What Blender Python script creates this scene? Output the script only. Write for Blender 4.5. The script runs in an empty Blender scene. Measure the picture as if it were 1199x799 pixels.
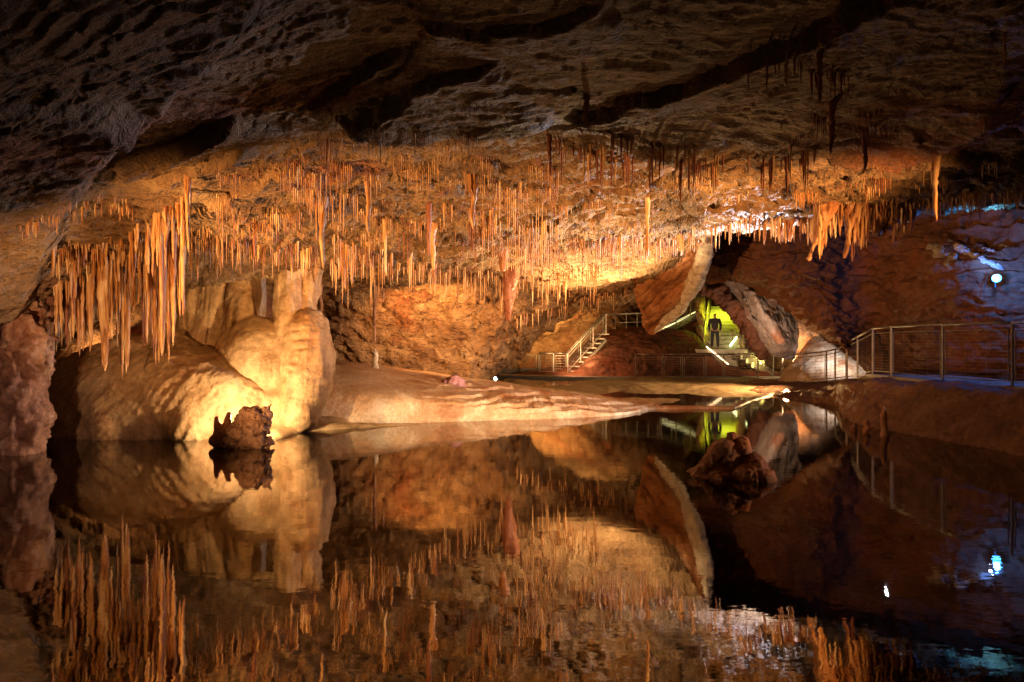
import bpy, bmesh, math, random
import numpy as np
from mathutils import Vector, Matrix

random.seed(7)
rng = np.random.default_rng(7)
sc = bpy.context.scene
col = sc.collection
F, CX, CY, H = 750.0, 599.5, 399.5, 1.7      # focal length in photo pixels, centre, eye height above the lake

def P(px, py, d):
    return ((px-CX)/F*d, d, H+(CY-py)/F*d)
def PV(px, py, d):
    return Vector(P(px, py, d))
def PZ(px, z, d):
    return ((px-CX)/F*d, d, z)

# ------------------------------------------------------------------ noise
def _hash(ix, iy, iz, seed):
    h = (ix.astype(np.int64)*374761393 + iy.astype(np.int64)*668265263 + iz.astype(np.int64)*2147483647 + seed*974634777) & 0xffffffff
    h = ((h ^ (h >> 13))*1274126177) & 0xffffffff
    h = (h ^ (h >> 16)) & 0xffffffff
    h = (h*2246822519) & 0xffffffff
    h = h ^ (h >> 15)
    return (h & 0xffffff)/float(0xffffff)
def vnoise(x, y, z, seed=0):
    x = np.asarray(x, float); y = np.asarray(y, float)+0*x; z = np.asarray(z, float)+0*x
    xi = np.floor(x); yi = np.floor(y); zi = np.floor(z)
    fx, fy, fz = x-xi, y-yi, z-zi
    u = fx*fx*fx*(fx*(fx*6-15)+10); v = fy*fy*fy*(fy*(fy*6-15)+10); w = fz*fz*fz*(fz*(fz*6-15)+10)
    r = 0
    for dx in (0, 1):
        for dy in (0, 1):
            for dz in (0, 1):
                wt = (u if dx else 1-u)*(v if dy else 1-v)*(w if dz else 1-w)
                r = r + wt*_hash(xi+dx, yi+dy, zi+dz, seed)
    return r*2-1
def fbm(x, y, z, octv=5, gain=.5, seed=0, ridge=False):
    a = 1.0; s = 0; n = 0
    for k in range(octv):
        v = vnoise(x*2.03**k+k*17.3, y*2.03**k-k*9.1, z*2.03**k+k*5.7, seed+k)
        if ridge: v = 1-2*np.abs(v)
        s = s+a*v; n += a; a *= gain
    return s/n
def sstep(a, b, x):
    t = np.clip((x-a)/(b-a), 0, 1); return t*t*(3-2*t)

# ------------------------------------------------------------------ object helpers
def tag(o, label=None, cat=None, group=None, kind=None):
    if label: o['label'] = label
    if cat: o['category'] = cat
    if group: o['group'] = group
    if kind: o['kind'] = kind
    return o
def link(name, me, mat=None, parent=None, smooth=True):
    o = bpy.data.objects.new(name, me); col.objects.link(o)
    if mat: me.materials.append(mat)
    if parent: o.parent = parent
    if smooth and len(me.polygons):
        me.polygons.foreach_set('use_smooth', np.ones(len(me.polygons), bool))
    me.update()
    return o
def empty(name, loc, rz=0, parent=None):
    o = bpy.data.objects.new(name, None); col.objects.link(o)
    o.location = loc; o.rotation_euler = (0, 0, rz); o.empty_display_size = .2
    if parent: o.parent = parent
    return o
def mesh_np(name, V, Fq):
    me = bpy.data.meshes.new(name)
    V = np.asarray(V, np.float32); Fq = np.asarray(Fq, np.int32)
    me.vertices.add(len(V)); me.vertices.foreach_set('co', V.ravel())
    k = Fq.shape[1]
    me.loops.add(Fq.size); me.loops.foreach_set('vertex_index', Fq.ravel())
    me.polygons.add(len(Fq)); me.polygons.foreach_set('loop_start', np.arange(0, Fq.size, k, dtype=np.int32))
    me.update(calc_edges=True)
    return me
def grid_faces(nr, nc, flip=False):
    i = np.arange(nr-1)[:, None]*nc+np.arange(nc-1)[None, :]
    i = i.ravel()
    q = np.stack([i, i+1, i+nc+1, i+nc], 1)
    return q[:, ::-1] if flip else q
def normals_grid(V):          # V (nr,nc,3)
    a = np.gradient(V, axis=1); b = np.gradient(V, axis=0)
    n = np.cross(a, b); n /= np.linalg.norm(n, axis=2, keepdims=True)+1e-9
    return n
def catmull(C, n):            # C (k,...) control points, evaluate n samples along axis 0
    C = np.asarray(C, float); k = len(C)
    t = np.linspace(0, k-1, n); i = np.minimum(t.astype(int), k-2); f = (t-i).reshape((-1,)+(1,)*(C.ndim-1))
    p0 = C[np.maximum(i-1, 0)]; p1 = C[i]; p2 = C[i+1]; p3 = C[np.minimum(i+2, k-1)]
    return .5*((2*p1)+(-p0+p2)*f+(2*p0-5*p1+4*p2-p3)*f*f+(-p0+3*p1-3*p2+p3)*f**3)
def net(ctrl, nr, nc):        # ctrl rows x cols x 3
    C = np.asarray(ctrl, float)
    A = catmull(C, nr)
    return np.swapaxes(catmull(np.swapaxes(A, 0, 1), nc), 0, 1)

class MB:                      # collects simple solids for one mesh
    def __init__(s): s.V = []; s.Fc = []
    def add(s, V, Fc):
        o = len(s.V); s.V += [tuple(v) for v in V]; s.Fc += [tuple(i+o for i in f) for f in Fc]
    def box(s, c, size, M=None):
        x, y, z = [q/2 for q in size]; c = Vector(c)
        V = [Vector((sx*x, sy*y, sz*z)) for sx in (-1, 1) for sy in (-1, 1) for sz in (-1, 1)]
        if M: V = [M @ v for v in V]
        s.add([v+c for v in V], [(0, 1, 3, 2), (4, 6, 7, 5), (0, 4, 5, 1), (2, 3, 7, 6), (0, 2, 6, 4), (1, 5, 7, 3)])
    def bar(s, a, b, r, sides=6, r2=None):
        a = Vector(a); b = Vector(b); d = (b-a)
        if d.length < 1e-6: return
        r2 = r if r2 is None else r2
        q = d.to_track_quat('Z', 'Y')
        V = []
        for p, rr in ((a, r), (b, r2)):
            for k in range(sides):
                t = 2*math.pi*(k+.5)/sides
                V.append(p+q @ Vector((math.cos(t)*rr, math.sin(t)*rr, 0)))
        Fc = [(k, (k+1) % sides, sides+(k+1) % sides, sides+k) for k in range(sides)]
        Fc += [tuple(range(sides))[::-1], tuple(range(sides, 2*sides))]
        s.add(V, Fc)
    def beam(s, a, b, w, h):   # rectangular bar
        a = Vector(a); b = Vector(b); d = b-a
        q = d.to_track_quat('Y', 'Z').to_matrix()
        s.box((a+b)/2, (w, d.length, h), q)
    def build(s, name, mat, parent=None, smooth=False):
        me = bpy.data.meshes.new(name); me.from_pydata(s.V, [], s.Fc); me.update()
        if parent is not None:
            M = Matrix.Translation(-Vector(parent_world(parent))); me.transform(M)
        return link(name, me, mat, parent, smooth)
def parent_world(o):
    v = Vector((0, 0, 0))
    while o is not None:
        v += o.location; o = o.parent
    return v

# ------------------------------------------------------------------ materials
def new_mat(name):
    m = bpy.data.materials.new(name); m.use_nodes = True
    nt = m.node_tree; nt.nodes.clear()
    out = nt.nodes.new('ShaderNodeOutputMaterial')
    return m, nt, out
def rock(name, cols, scale=1.0, aniso=(1, 1, 1), bump=.5, fine=12.0, rough=(.45, .8), stain=None, streak=0, bump_dist=.05,
         ripple=None, spec=.4, crack=.0, sss=0):
    """cols: list of (pos, colour). stain: (colour, amount, scale). ripple: (scale_x, scale_y, strength)"""
    m, nt, out = new_mat(name)
    N = nt.nodes.new; L = nt.links.new
    b = N('ShaderNodeBsdfPrincipled'); L(b.outputs[0], out.inputs[0])
    tc = N('ShaderNodeNewGeometry')
    mp = N('ShaderNodeMapping'); mp.inputs['Scale'].default_value = aniso; L(tc.outputs['Position'], mp.inputs[0])
    n1 = N('ShaderNodeTexNoise'); n1.inputs['Scale'].default_value = scale; n1.inputs['Detail'].default_value = 9; n1.inputs['Roughness'].default_value = .62
    n1.inputs['Distortion'].default_value = .6
    L(mp.outputs[0], n1.inputs['Vector'])
    cr = N('ShaderNodeValToRGB'); L(n1.outputs[0], cr.inputs[0])
    el = cr.color_ramp.elements
    el[0].position, el[0].color = cols[0][0], (*cols[0][1], 1)
    el[1].position, el[1].color = cols[-1][0], (*cols[-1][1], 1)
    for p, c in cols[1:-1]:
        e = el.new(p); e.color = (*c, 1)
    colour = cr.outputs[0]
    if stain:
        ns = N('ShaderNodeTexNoise'); ns.inputs['Scale'].default_value = stain[2]; ns.inputs['Detail'].default_value = 6; ns.inputs['Roughness'].default_value = .6
        L(mp.outputs[0], ns.inputs['Vector'])
        rs = N('ShaderNodeMapRange'); rs.inputs[1].default_value = .62-stain[1]*.25; rs.inputs[2].default_value = .72-stain[1]*.15
        L(ns.outputs[0], rs.inputs[0])
        mx = N('ShaderNodeMixRGB'); L(rs.outputs[0], mx.inputs[0]); L(colour, mx.inputs[1]); mx.inputs[2].default_value = (*stain[0], 1)
        colour = mx.outputs[0]
    if streak:
        mp2 = N('ShaderNodeMapping'); mp2.inputs['Scale'].default_value = (1, 1, .12); L(tc.outputs['Position'], mp2.inputs[0])
        n3 = N('ShaderNodeTexNoise'); n3.inputs['Scale'].default_value = 9; n3.inputs['Detail'].default_value = 5; L(mp2.outputs[0], n3.inputs['Vector'])
        r3 = N('ShaderNodeMapRange'); r3.inputs[1].default_value = .35; r3.inputs[2].default_value = .65; r3.inputs[3].default_value = 1-streak; r3.inputs[4].default_value = 1+streak*.4
        L(n3.outputs[0], r3.inputs[0])
        hs = N('ShaderNodeHueSaturation'); L(colour, hs.inputs['Color']); L(r3.outputs[0], hs.inputs['Value']); colour = hs.outputs[0]
    # grain: small mottling in tone
    ng = N('ShaderNodeTexNoise'); ng.inputs['Scale'].default_value = fine*1.5; ng.inputs['Detail'].default_value = 6; ng.inputs['Roughness'].default_value = .7
    L(mp.outputs[0], ng.inputs['Vector'])
    rg = N('ShaderNodeMapRange'); rg.inputs[1].default_value = .3; rg.inputs[2].default_value = .7; rg.inputs[3].default_value = .7; rg.inputs[4].default_value = 1.25
    L(ng.outputs[0], rg.inputs[0])
    hg = N('ShaderNodeHueSaturation'); L(colour, hg.inputs['Color']); L(rg.outputs[0], hg.inputs['Value'])
    L(hg.outputs[0], b.inputs['Base Color'])
    rr = N('ShaderNodeMapRange'); rr.inputs[1].default_value = .3; rr.inputs[2].default_value = .7; rr.inputs[3].default_value = rough[0]; rr.inputs[4].default_value = rough[1]
    L(n1.outputs[0], rr.inputs[0]); L(rr.outputs[0], b.inputs['Roughness'])
    b.inputs['Specular IOR Level'].default_value = spec
    nb = N('ShaderNodeTexNoise'); nb.inputs['Scale'].default_value = fine; nb.inputs['Detail'].default_value = 10; nb.inputs['Roughness'].default_value = .68
    L(mp.outputs[0], nb.inputs['Vector'])
    h = nb.outputs[0]
    if ripple:
        mr = N('ShaderNodeMapping'); mr.inputs['Scale'].default_value = (ripple[0], ripple[1], ripple[1]); mr.inputs['Rotation'].default_value = (0, 0, ripple[3] if len(ripple) > 3 else 0)
        L(tc.outputs['Position'], mr.inputs[0])
        vr = N('ShaderNodeTexNoise'); vr.inputs['Scale'].default_value = 1; vr.inputs['Detail'].default_value = 4; vr.inputs['Roughness'].default_value = .65; vr.inputs['Distortion'].default_value = .5
        L(mr.outputs[0], vr.inputs['Vector'])
        pw = N('ShaderNodeMath'); pw.operation = 'MULTIPLY'; L(vr.outputs[0], pw.inputs[0]); pw.inputs[1].default_value = ripple[2]
        ad = N('ShaderNodeMath'); ad.operation = 'ADD'; L(pw.outputs[0], ad.inputs[0]); L(h, ad.inputs[1]); h = ad.outputs[0]
    if crack:
        vo = N('ShaderNodeTexVoronoi'); vo.feature = 'DISTANCE_TO_EDGE'; vo.inputs['Scale'].default_value = fine*.35
        nd = N('ShaderNodeTexNoise'); nd.inputs['Scale'].default_value = fine*.3; nd.inputs['Detail'].default_value = 4
        L(mp.outputs[0], nd.inputs['Vector'])
        mxv = N('ShaderNodeMixRGB'); mxv.inputs[0].default_value = .12
        L(mp.outputs[0], mxv.inputs[1]); L(nd.outputs['Color'], mxv.inputs[2]); L(mxv.outputs[0], vo.inputs['Vector'])
        rc = N('ShaderNodeMapRange'); rc.inputs[1].default_value = 0; rc.inputs[2].default_value = .12; rc.inputs[3].default_value = -crack; rc.inputs[4].default_value = 0
        L(vo.outputs['Distance'], rc.inputs[0])
        ad = N('ShaderNodeMath'); ad.operation = 'ADD'; L(rc.outputs[0], ad.inputs[0]); L(h, ad.inputs[1]); h = ad.outputs[0]
    bp = N('ShaderNodeBump'); bp.inputs['Strength'].default_value = bump; bp.inputs['Distance'].default_value = bump_dist
    L(h, bp.inputs['Height']); L(bp.outputs[0], b.inputs['Normal'])
    return m
def plain(name, c, rough=.5, metal=0, emit=None, es=1, noise=.15, spec=.5):
    m, nt, out = new_mat(name)
    b = nt.nodes.new('ShaderNodeBsdfPrincipled'); nt.links.new(b.outputs[0], out.inputs[0])
    n = nt.nodes.new('ShaderNodeTexNoise'); n.inputs['Scale'].default_value = 9; n.inputs['Detail'].default_value = 6
    g = nt.nodes.new('ShaderNodeNewGeometry'); nt.links.new(g.outputs['Position'], n.inputs['Vector'])
    r = nt.nodes.new('ShaderNodeMapRange'); r.inputs[3].default_value = 1-noise*2; r.inputs[4].default_value = 1+noise*2
    nt.links.new(n.outputs[0], r.inputs[0])
    h = nt.nodes.new('ShaderNodeHueSaturation'); h.inputs['Color'].default_value = (*c, 1)
    nt.links.new(r.outputs[0], h.inputs['Value']); nt.links.new(h.outputs[0], b.inputs['Base Color'])
    b.inputs['Roughness'].default_value = rough; b.inputs['Metallic'].default_value = metal; b.inputs['Specular IOR Level'].default_value = spec
    if emit:
        b.inputs['Emission Color'].default_value = (*emit, 1); b.inputs['Emission Strength'].default_value = es
    return m

M = {}
M['ceiling'] = rock('ceiling_rock', [(.28, (.07, .03, .014)), (.42, (.22, .12, .055)), (.55, (.34, .21, .105)), (.72, (.46, .32, .18))],
                    scale=1.1, bump=1, fine=8, ripple=(3, 6.5, 1.5, .25), bump_dist=.16, stain=((.26, .1, .04), .12, .45), rough=(.5, .85), spec=.3)
M['wall'] = rock('wall_rock', [(.28, (.08, .035, .018)), (.45, (.23, .12, .06)), (.6, (.33, .19, .1)), (.78, (.44, .29, .18))],
                 scale=1.0, bump=.8, fine=5, ripple=(2.5, 6, .8, -.3), bump_dist=.09, stain=((.2, .07, .03), .45, .6), rough=(.5, .85), spec=.3)
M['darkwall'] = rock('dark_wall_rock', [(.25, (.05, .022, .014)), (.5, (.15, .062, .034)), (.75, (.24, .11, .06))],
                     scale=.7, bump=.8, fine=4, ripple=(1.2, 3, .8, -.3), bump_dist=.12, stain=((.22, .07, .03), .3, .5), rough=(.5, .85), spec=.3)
M['mound'] = rock('mound_calcite', [(.28, (.26, .14, .06)), (.45, (.44, .28, .14)), (.7, (.6, .44, .26))],
                  scale=1.6, bump=.9, fine=9, bump_dist=.04, streak=.18, stain=((.3, .14, .06), .3, .9), rough=(.35, .65))
M['flow'] = rock('flowstone_calcite', [(.28, (.36, .18, .08)), (.45, (.58, .38, .22)), (.68, (.78, .66, .5))],
                 scale=1.5, bump=1, fine=11, bump_dist=.04, streak=.1, stain=((.34, .13, .05), .35, .8), rough=(.3, .6))
M['stal'] = rock('stalactite_calcite', [(.32, (.13, .045, .016)), (.45, (.42, .19, .065)), (.56, (.62, .38, .17)), (.72, (.82, .68, .48))],
                 scale=7, aniso=(1, 1, .14), bump=.5, fine=18, bump_dist=.02, rough=(.3, .6), spec=.5)
M['stal_red'] = rock('iron_stained_calcite', [(.25, (.12, .035, .02)), (.5, (.25, .085, .04)), (.8, (.38, .17, .08))],
                     scale=2.2, aniso=(1, 1, .35), bump=.5, fine=16, bump_dist=.02, rough=(.3, .6), spec=.5)
M['redrock'] = rock('red_island_rock', [(.3, (.09, .03, .014)), (.5, (.26, .1, .045)), (.75, (.46, .24, .13))],
                    scale=3, bump=.9, fine=22, bump_dist=.03, rough=(.4, .7))
M['bank'] = rock('clay_bank', [(.25, (.1, .045, .025)), (.5, (.22, .11, .06)), (.8, (.33, .19, .11))],
                 scale=1.5, bump=1, fine=8, bump_dist=.08, rough=(.55, .85), spec=.3)

# ------------------------------------------------------------------ camera
cam = bpy.data.cameras.new('camera'); camo = bpy.data.objects.new('camera', cam); col.objects.link(camo)
camo.location = (0, 0, H); camo.rotation_euler = (math.radians(90), 0, 0)
cam.sensor_width = 36; cam.lens = 36*F/1199; cam.clip_end = 300; cam.clip_start = .05
sc.camera = camo

# ------------------------------------------------------------------ ceiling
K = np.array([
 (-3, 1.5, 3.0), (0, 1.5, 3.9), (4, 1.5, 4.2), (8, 1.5, 3.9),
 (-2.3, 2.9, 3.2), (-4, 5, 3.3), (-6.4, 8, 2.85), (-8.1, 10, 1.95), (-9.6, 11, .6), (-9.5, 14, 1.2), (-7, 5, 1.6), (-8.6, 8, .6), (-5, 2, 1.6),
 (-1.2, 4, 3.95), (-2, 6, 3.9), (-3, 8, 3.75), (-4, 10, 3.42), (-6, 10, 2.95), (-5.6, 11.2, 2.75), (-4.4, 12, 3.12), (-4, 13.5, 3.2), (-6.5, 12.5, 3.0), (-5.2, 13.2, 3.3),
 (0, 4, 4.0), (0, 6, 4.05), (0, 8, 4.05), (0, 10, 4.0), (0, 12, 3.9), (0, 14, 3.72), (-2, 10, 3.85), (-2, 12, 3.7), (-2, 14, 3.45), (-2.2, 16, 3.25), (0, 16, 3.5), (0, 17.6, 3.1),
 (3, 6, 4.1), (3, 10, 4.15), (3, 13, 4.0), (3, 16, 3.65), (2, 20, 2.95), (4, 20, 3.25), (2.2, 18, 3.2),
 (6, 8, 4.15), (6, 12, 4.2), (5, 15, 4.2), (8, 10, 4.2), (8, 14, 4.35), (11, 14, 4.4), (8, 5, 4.2), (4, 3, 4.1), (11, 9, 4.2), (12, 5, 4.2), (14, 12, 3.5),
 (-6.2, 18, 2.7), (-4.3, 17.2, 3.15), (-4.2, 20, 1.0), (-5.5, 20, 1.2), (-7, 20, 1.0), (-2.6, 20, .8), (-2.6, 18.2, 2.7), (-1.1, 20, .85), (1.1, 20, 2.45), (.1, 20, 1.75), (-1, 18.5, 2.5)])
def tps_fit(K, lam=1e-3):
    n = len(K); D = np.linalg.norm(K[:, None, :2]-K[None, :, :2], axis=2)
    A = np.where(D > 0, D*D*np.log(D+1e-12), 0)+lam*np.eye(n)
    Q = np.c_[np.ones(n), K[:, :2]]
    S = np.block([[A, Q], [Q.T, np.zeros((3, 3))]])
    return np.linalg.solve(S, np.r_[K[:, 2], 0, 0, 0])
W_ = tps_fit(K)
def tps(x, y):
    s = W_[-3]+W_[-2]*x+W_[-1]*y
    for k, (a, b, _) in enumerate(K):
        r2 = (x-a)**2+(y-b)**2
        s = s+W_[k]*.5*r2*np.log(r2+1e-12)
    return s
def plan(pts, z=4.05):
    out = []
    for q in pts:
        px, py = q[:2]
        d = q[2] if len(q) > 2 else F*(z-H)/(CY-py); out.append(((px-CX)/F*d, d))
    return np.array(out)
LEDGES = [  # points, assumed z, height, fall-off, edge width
 ([(1180, -60), (1060, 0), (960, 45), (890, 68), (840, 95), (770, 118), (700, 143), (655, 154)], 4.0, .13, 1.2, .03, 1),
 ([(655, 154), (600, 151), (540, 147), (480, 143), (420, 140), (395, 132)], 4.0, .16, .8, .05),
 ([(700, 148), (760, 163), (820, 177), (880, 182), (912, 168), (960, 150), (1010, 158), (1060, 165), (1100, 150), (1150, 120), (1260, 100)], 4.2, .26, 1.2, .06),
 ([(130, 172), (180, 160), (240, 148), (290, 137)], 3.8, .2, .5, .05, 1),
 ([(165, 190), (230, 180), (300, 160)], 3.8, .14, .4, .05, 1),
 ([(365, 122), (420, 95), (465, 70)], 4.0, .09, .5, .04, 1),
 ([(400, 140), (440, 118), (500, 95), (590, 80)], 4.0, .09, .6, .04, 1),
 ([(340, -30), (320, 10), (270, 60), (228, 95), (170, 135), (110, 180), (60, 230), (-10, 290)], 3.4, .25, .9, .25),
 ([(-120, 150), (0, 147), (90, 145), (165, 137)], 3.35, .22, .7, .06),
 ([(230, 215), (290, 195), (350, 182)], 3.85, .12, .4, .05, 1),
 ([(720, 20), (640, 40), (560, 50), (480, 40)], 3.95, .08, .5, .05, 1),
 ([(960, 118), (1040, 95), (1199, 70)], 4.3, .12, .6, .05),
]
def ledge_dz(X, D):
    dz = np.zeros_like(X)
    wx = .22*fbm(X*1.1, D*1.6, 0, 5, seed=41, gain=.6); wy = .22*fbm(X*1.1, D*1.6, 7, 5, seed=43, gain=.6)
    for pts, z0, h, L_, w, *fl_ in LEDGES:
        Q = plan(pts, z0); best = np.full(X.shape, 1e9); sg = np.zeros_like(X); tt = np.zeros_like(X)
        n = len(Q)-1
        for k in range(n):
            a, b = Q[k], Q[k+1]; e = b-a; l2 = e @ e
            px_, py_ = X+wx-a[0], D+wy-a[1]
            t = np.clip((px_*e[0]+py_*e[1])/l2, 0, 1)
            qx, qy = px_-t*e[0], py_-t*e[1]
            dist = np.hypot(qx, qy)
            s = e[0]*qy-e[1]*qx
            m = dist < best
            best[m] = dist[m]; sg[m] = np.sign(s)[m]; tt[m] = ((k+t)/n)[m]
        # camera side: sign of origin relative to first segment
        a, b = Q[n//2], Q[n//2+1]; e = b-a; cs = np.sign(e[0]*(0-a[1])-e[1]*(0-a[0]))
        s = best*sg*cs*(-1 if fl_ else 1)
        tap = sstep(0, .12, tt)*sstep(0, .12, 1-tt)
        dz -= h*tap*np.where(s > -w, sstep(-w, 0, s)*np.exp(-np.maximum(s, 0)/L_), 0)
    return dz
def dend(px):
    return 20.7-6.9*sstep(745, 835, px)-1.7*sstep(900, 1120, px)
def ceil_z(X, D):
    z = tps(X, D)
    rough_ = 1
    z = z+.13*(.5+.5*sstep(5, 9, D))*fbm(X*.55, D*.55, 0, 4, seed=3)
    # strata flakes: contour terraces
    t = 5.5*fbm(X*.33+D*.1, D*.7-X*.12, 1, 4, seed=11)+.35*D
    f = t-np.floor(t)
    far = .22+.78*sstep(6, 9.5, D)
    z = z-(.11+.06*sstep(8,11,D))*far*(sstep(0, .12, f)*(1-f))
    t = 9*fbm(X*.5, D*1.1, 3, 4, seed=19)+.8*D
    f = t-np.floor(t)
    z = z-(.05+.04*sstep(8,11,D))*far*(sstep(0, .15, f)*(1-f))
    z = z+.05*far*fbm(X*2.2, D*4.5, 0, 4, seed=5, ridge=True)+.02*far*fbm(X*8, D*12, 0, 3, seed=6)
    bw = sstep(16.5, 17.8, D)*sstep(2.5, 0, X)
    t = 2.2*z+1.1*X+1.5*fbm(X*.7, D*.7, z*.7, 4, seed=23); f = t-np.floor(t)
    z = z+bw*(.35*fbm(X*.9, D*.9, 2, 5, seed=25, gain=.6)-.22*sstep(0, .15, f)*(1-f))
    z = z+(1-far)*(.022*fbm(X*3+.4*D, D*6.5-X*1.2, 0, 5, seed=8, ridge=True, gain=.6)+.022*fbm(X*.9, D*2.0, 0, 5, seed=9, ridge=True, gain=.6))
    t = 5.2*(D+.4*X)+4.2*fbm(X*.45, D*.8, 5, 6, seed=28, gain=.62); f = t-np.floor(t)
    z = z-(1-far)*.03*sstep(0, .12, f)*(1-f)*(.2+1.2*sstep(-.1, .5, fbm(X*.6, D*.6, 8, 2, seed=29)))
    return z+ledge_dz(X, D)
pxs = np.concatenate([np.linspace(-900, -30, 110, endpoint=False), np.linspace(-30, 1230, 560), np.linspace(1234, 2000, 90)])
nr = 520
T = np.linspace(0, 1, nr)[:, None]
D = 1.4*(dend(pxs)[None, :]/1.4)**T
D = D/np.sqrt(1+0*pxs)[None, :]
PXG = np.repeat(pxs[None, :], nr, 0)
# outside the frame keep radial distance in check
side = np.clip(np.abs(PXG-CX)/F, 0, 9)
D = D/np.where(side > .95, 1+(side-.95)*.55, 1)
XG = (PXG-CX)/F*D
ZG = ceil_z(XG, D)
ZG = np.maximum(ZG, -.6)
Vc = np.stack([XG, D, ZG], 2)
# close the far edge: roll up and back
back = [Vc]
for k, (up, bk) in enumerate([(.06, .05), (.2, .1), (.6, .2), (1.6, .4), (3.2, .8)]):
    r = Vc[-1].copy(); r[:, 2] += up; r[:, 1] += bk; back.append(r[None])
Vcc = np.concatenate(back, 0)
me = mesh_np('ceiling', Vcc.reshape(-1, 3), grid_faces(Vcc.shape[0], Vcc.shape[1], True))
ceiling = link('ceiling', me, M['ceiling']); tag(ceiling, 'layered brown limestone cave ceiling sloping over the lake', 'ceiling', kind='structure')
PYG = CY-(ZG-H)/D*F
VIS = PYG >= np.maximum.accumulate(PYG, 0)-1e-6
def plan1(px, py, z): return plan([(px, py)], z)[0]
iron = np.zeros(D.shape)
for px_, py_, z_, rx_, ry_ in ((60, 195, 3.1, 1.3, .9), (330, 112, 3.9, 1.2, .4), (1090, 150, 4.2, 1.6, .8), (1150, 100, 4.2, 1.2, .5), (400, 205, 3.8, 1.0, .5)):
    q = plan1(px_, py_, z_); iron = np.maximum(iron, np.exp(-(((XG-q[0])/rx_)**2+((D-q[1])/ry_)**2)))
iron = sstep(.3, .75, iron+.35*fbm(XG*1.4, D*1.4, 0, 5, seed=301))
grey = sstep(.3, .8, np.exp(-(((XG+2.2)/2.0)**2+((D-3.2)/1.6)**2))+.3*fbm(XG, D, 0, 4, seed=303))
def polydist(pts, z):
    Q = plan(pts, z); best = np.full(D.shape, 1e9)
    for a, b in zip(Q, Q[1:]):
        e = b-a; t = np.clip(((XG-a[0])*e[0]+(D-a[1])*e[1])/(e @ e), 0, 1)
        best = np.minimum(best, np.hypot(XG-a[0]-t*e[0], D-a[1]-t*e[1]))
    return best
pale = sstep(.75, .1, polydist([(340, -30), (320, 10), (270, 60), (228, 95), (170, 135), (110, 180), (60, 230), (0, 280)], 3.4)+.3*fbm(XG*2, D*2, 0, 4, seed=305))*.28
pale = np.maximum(pale, sstep(.9, .2, polydist([(720, 262), (790, 258), (860, 250), (905, 246)], 4.15)/1.1+.35*fbm(XG*1.2, D*2.4, 0, 4, seed=306)))
for nm, ar in (('iron', iron), ('grey', grey), ('pale', pale)):
    at = me.attributes.new(nm, 'FLOAT', 'POINT'); full = np.zeros(Vcc.shape[:2], np.float32); full[:D.shape[0]] = ar; at.data.foreach_set('value', full.ravel())
_nt = M['ceiling'].node_tree; _b = [n for n in _nt.nodes if n.type == 'BSDF_PRINCIPLED'][0]
_src = _b.inputs['Base Color'].links[0].from_socket
for nm, c_ in (('iron', (.26, .075, .025, 1)), ('grey', (.13, .085, .05, 1)), ('pale', (.56, .46, .42, 1))):
    an = _nt.nodes.new('ShaderNodeAttribute'); an.attribute_name = nm
    ml = _nt.nodes.new('ShaderNodeMath'); ml.operation = 'MULTIPLY'; ml.inputs[1].default_value = .7; _nt.links.new(an.outputs['Fac'], ml.inputs[0])
    mc = _nt.nodes.new('ShaderNodeMixRGB'); _nt.links.new(ml.outputs[0], mc.inputs[0]); _nt.links.new(_src, mc.inputs[1]); mc.inputs[2].default_value = c_; _src = mc.outputs[0]
_nt.links.new(_src, _b.inputs['Base Color'])
def ceil_hit(px, py):
    j = int(np.clip(np.searchsorted(pxs, px), 0, len(pxs)-1))
    c = np.where(PYG[:, j] >= py)[0]
    i = c[0] if len(c) else nr-1
    return i, j

# ------------------------------------------------------------------ lake and bed
wm, nt, out = new_mat('lake_water')
N = nt.nodes.new; L = nt.links.new
gl = N('ShaderNodeBsdfGlossy'); gl.inputs['Roughness'].default_value = .012; gl.inputs['Color'].default_value = (1, .97, .93, 1)
tr = N('ShaderNodeBsdfTransparent'); tr.inputs['Color'].default_value = (.55, .5, .3, 1)
fr = N('ShaderNodeFresnel'); fr.inputs['IOR'].default_value = 2.5
mx = N('ShaderNodeMixShader'); L(fr.outputs[0], mx.inputs[0]); L(tr.outputs[0], mx.inputs[1]); L(gl.outputs[0], mx.inputs[2]); L(mx.outputs[0], out.inputs[0])
g = N('ShaderNodeNewGeometry'); mp = N('ShaderNodeMapping'); mp.inputs['Scale'].default_value = (1.2, 2.6, 1); L(g.outputs['Position'], mp.inputs[0])
nz = N('ShaderNodeTexNoise'); nz.inputs['Scale'].default_value = 2.5; nz.inputs['Detail'].default_value = 3; L(mp.outputs[0], nz.inputs['Vector'])
bp = N('ShaderNodeBump'); bp.inputs['Strength'].default_value = .045; bp.inputs['Distance'].default_value = .02; L(nz.outputs[0], bp.inputs['Height']); L(bp.outputs[0], gl.inputs['Normal'])
def flat(name, x0, x1, y0, y1, z, mat, nx=2, ny=2):
    X, Y = np.meshgrid(np.linspace(x0, x1, nx), np.linspace(y0, y1, ny)); V = np.stack([X, Y, 0*X+z], 2)
    return link(name, mesh_np(name, V.reshape(-1, 3), grid_faces(ny, nx)), mat)
lake = flat('lake_water', -16, 16, -3, 42, 0, wm); tag(lake, 'still clear cave lake mirroring the ceiling', 'lake', kind='structure')
X, Y = np.meshgrid(np.linspace(-17, 17, 150), np.linspace(-4, 44, 220))
Zb = -1.1+.35*fbm(X*.3, Y*.3, 0, 5, seed=77)+.75*sstep(3.2, 1, np.hypot((X-1.2)/2.2, (Y-12)/1.6))
bed = link('lake_bed', mesh_np('lake_bed', np.stack([X, Y, Zb], 2).reshape(-1, 3), grid_faces(220, 150)), M['bank'])
tag(bed, 'silty brown lake bed under the clear water', 'lake bed', kind='structure')

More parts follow.
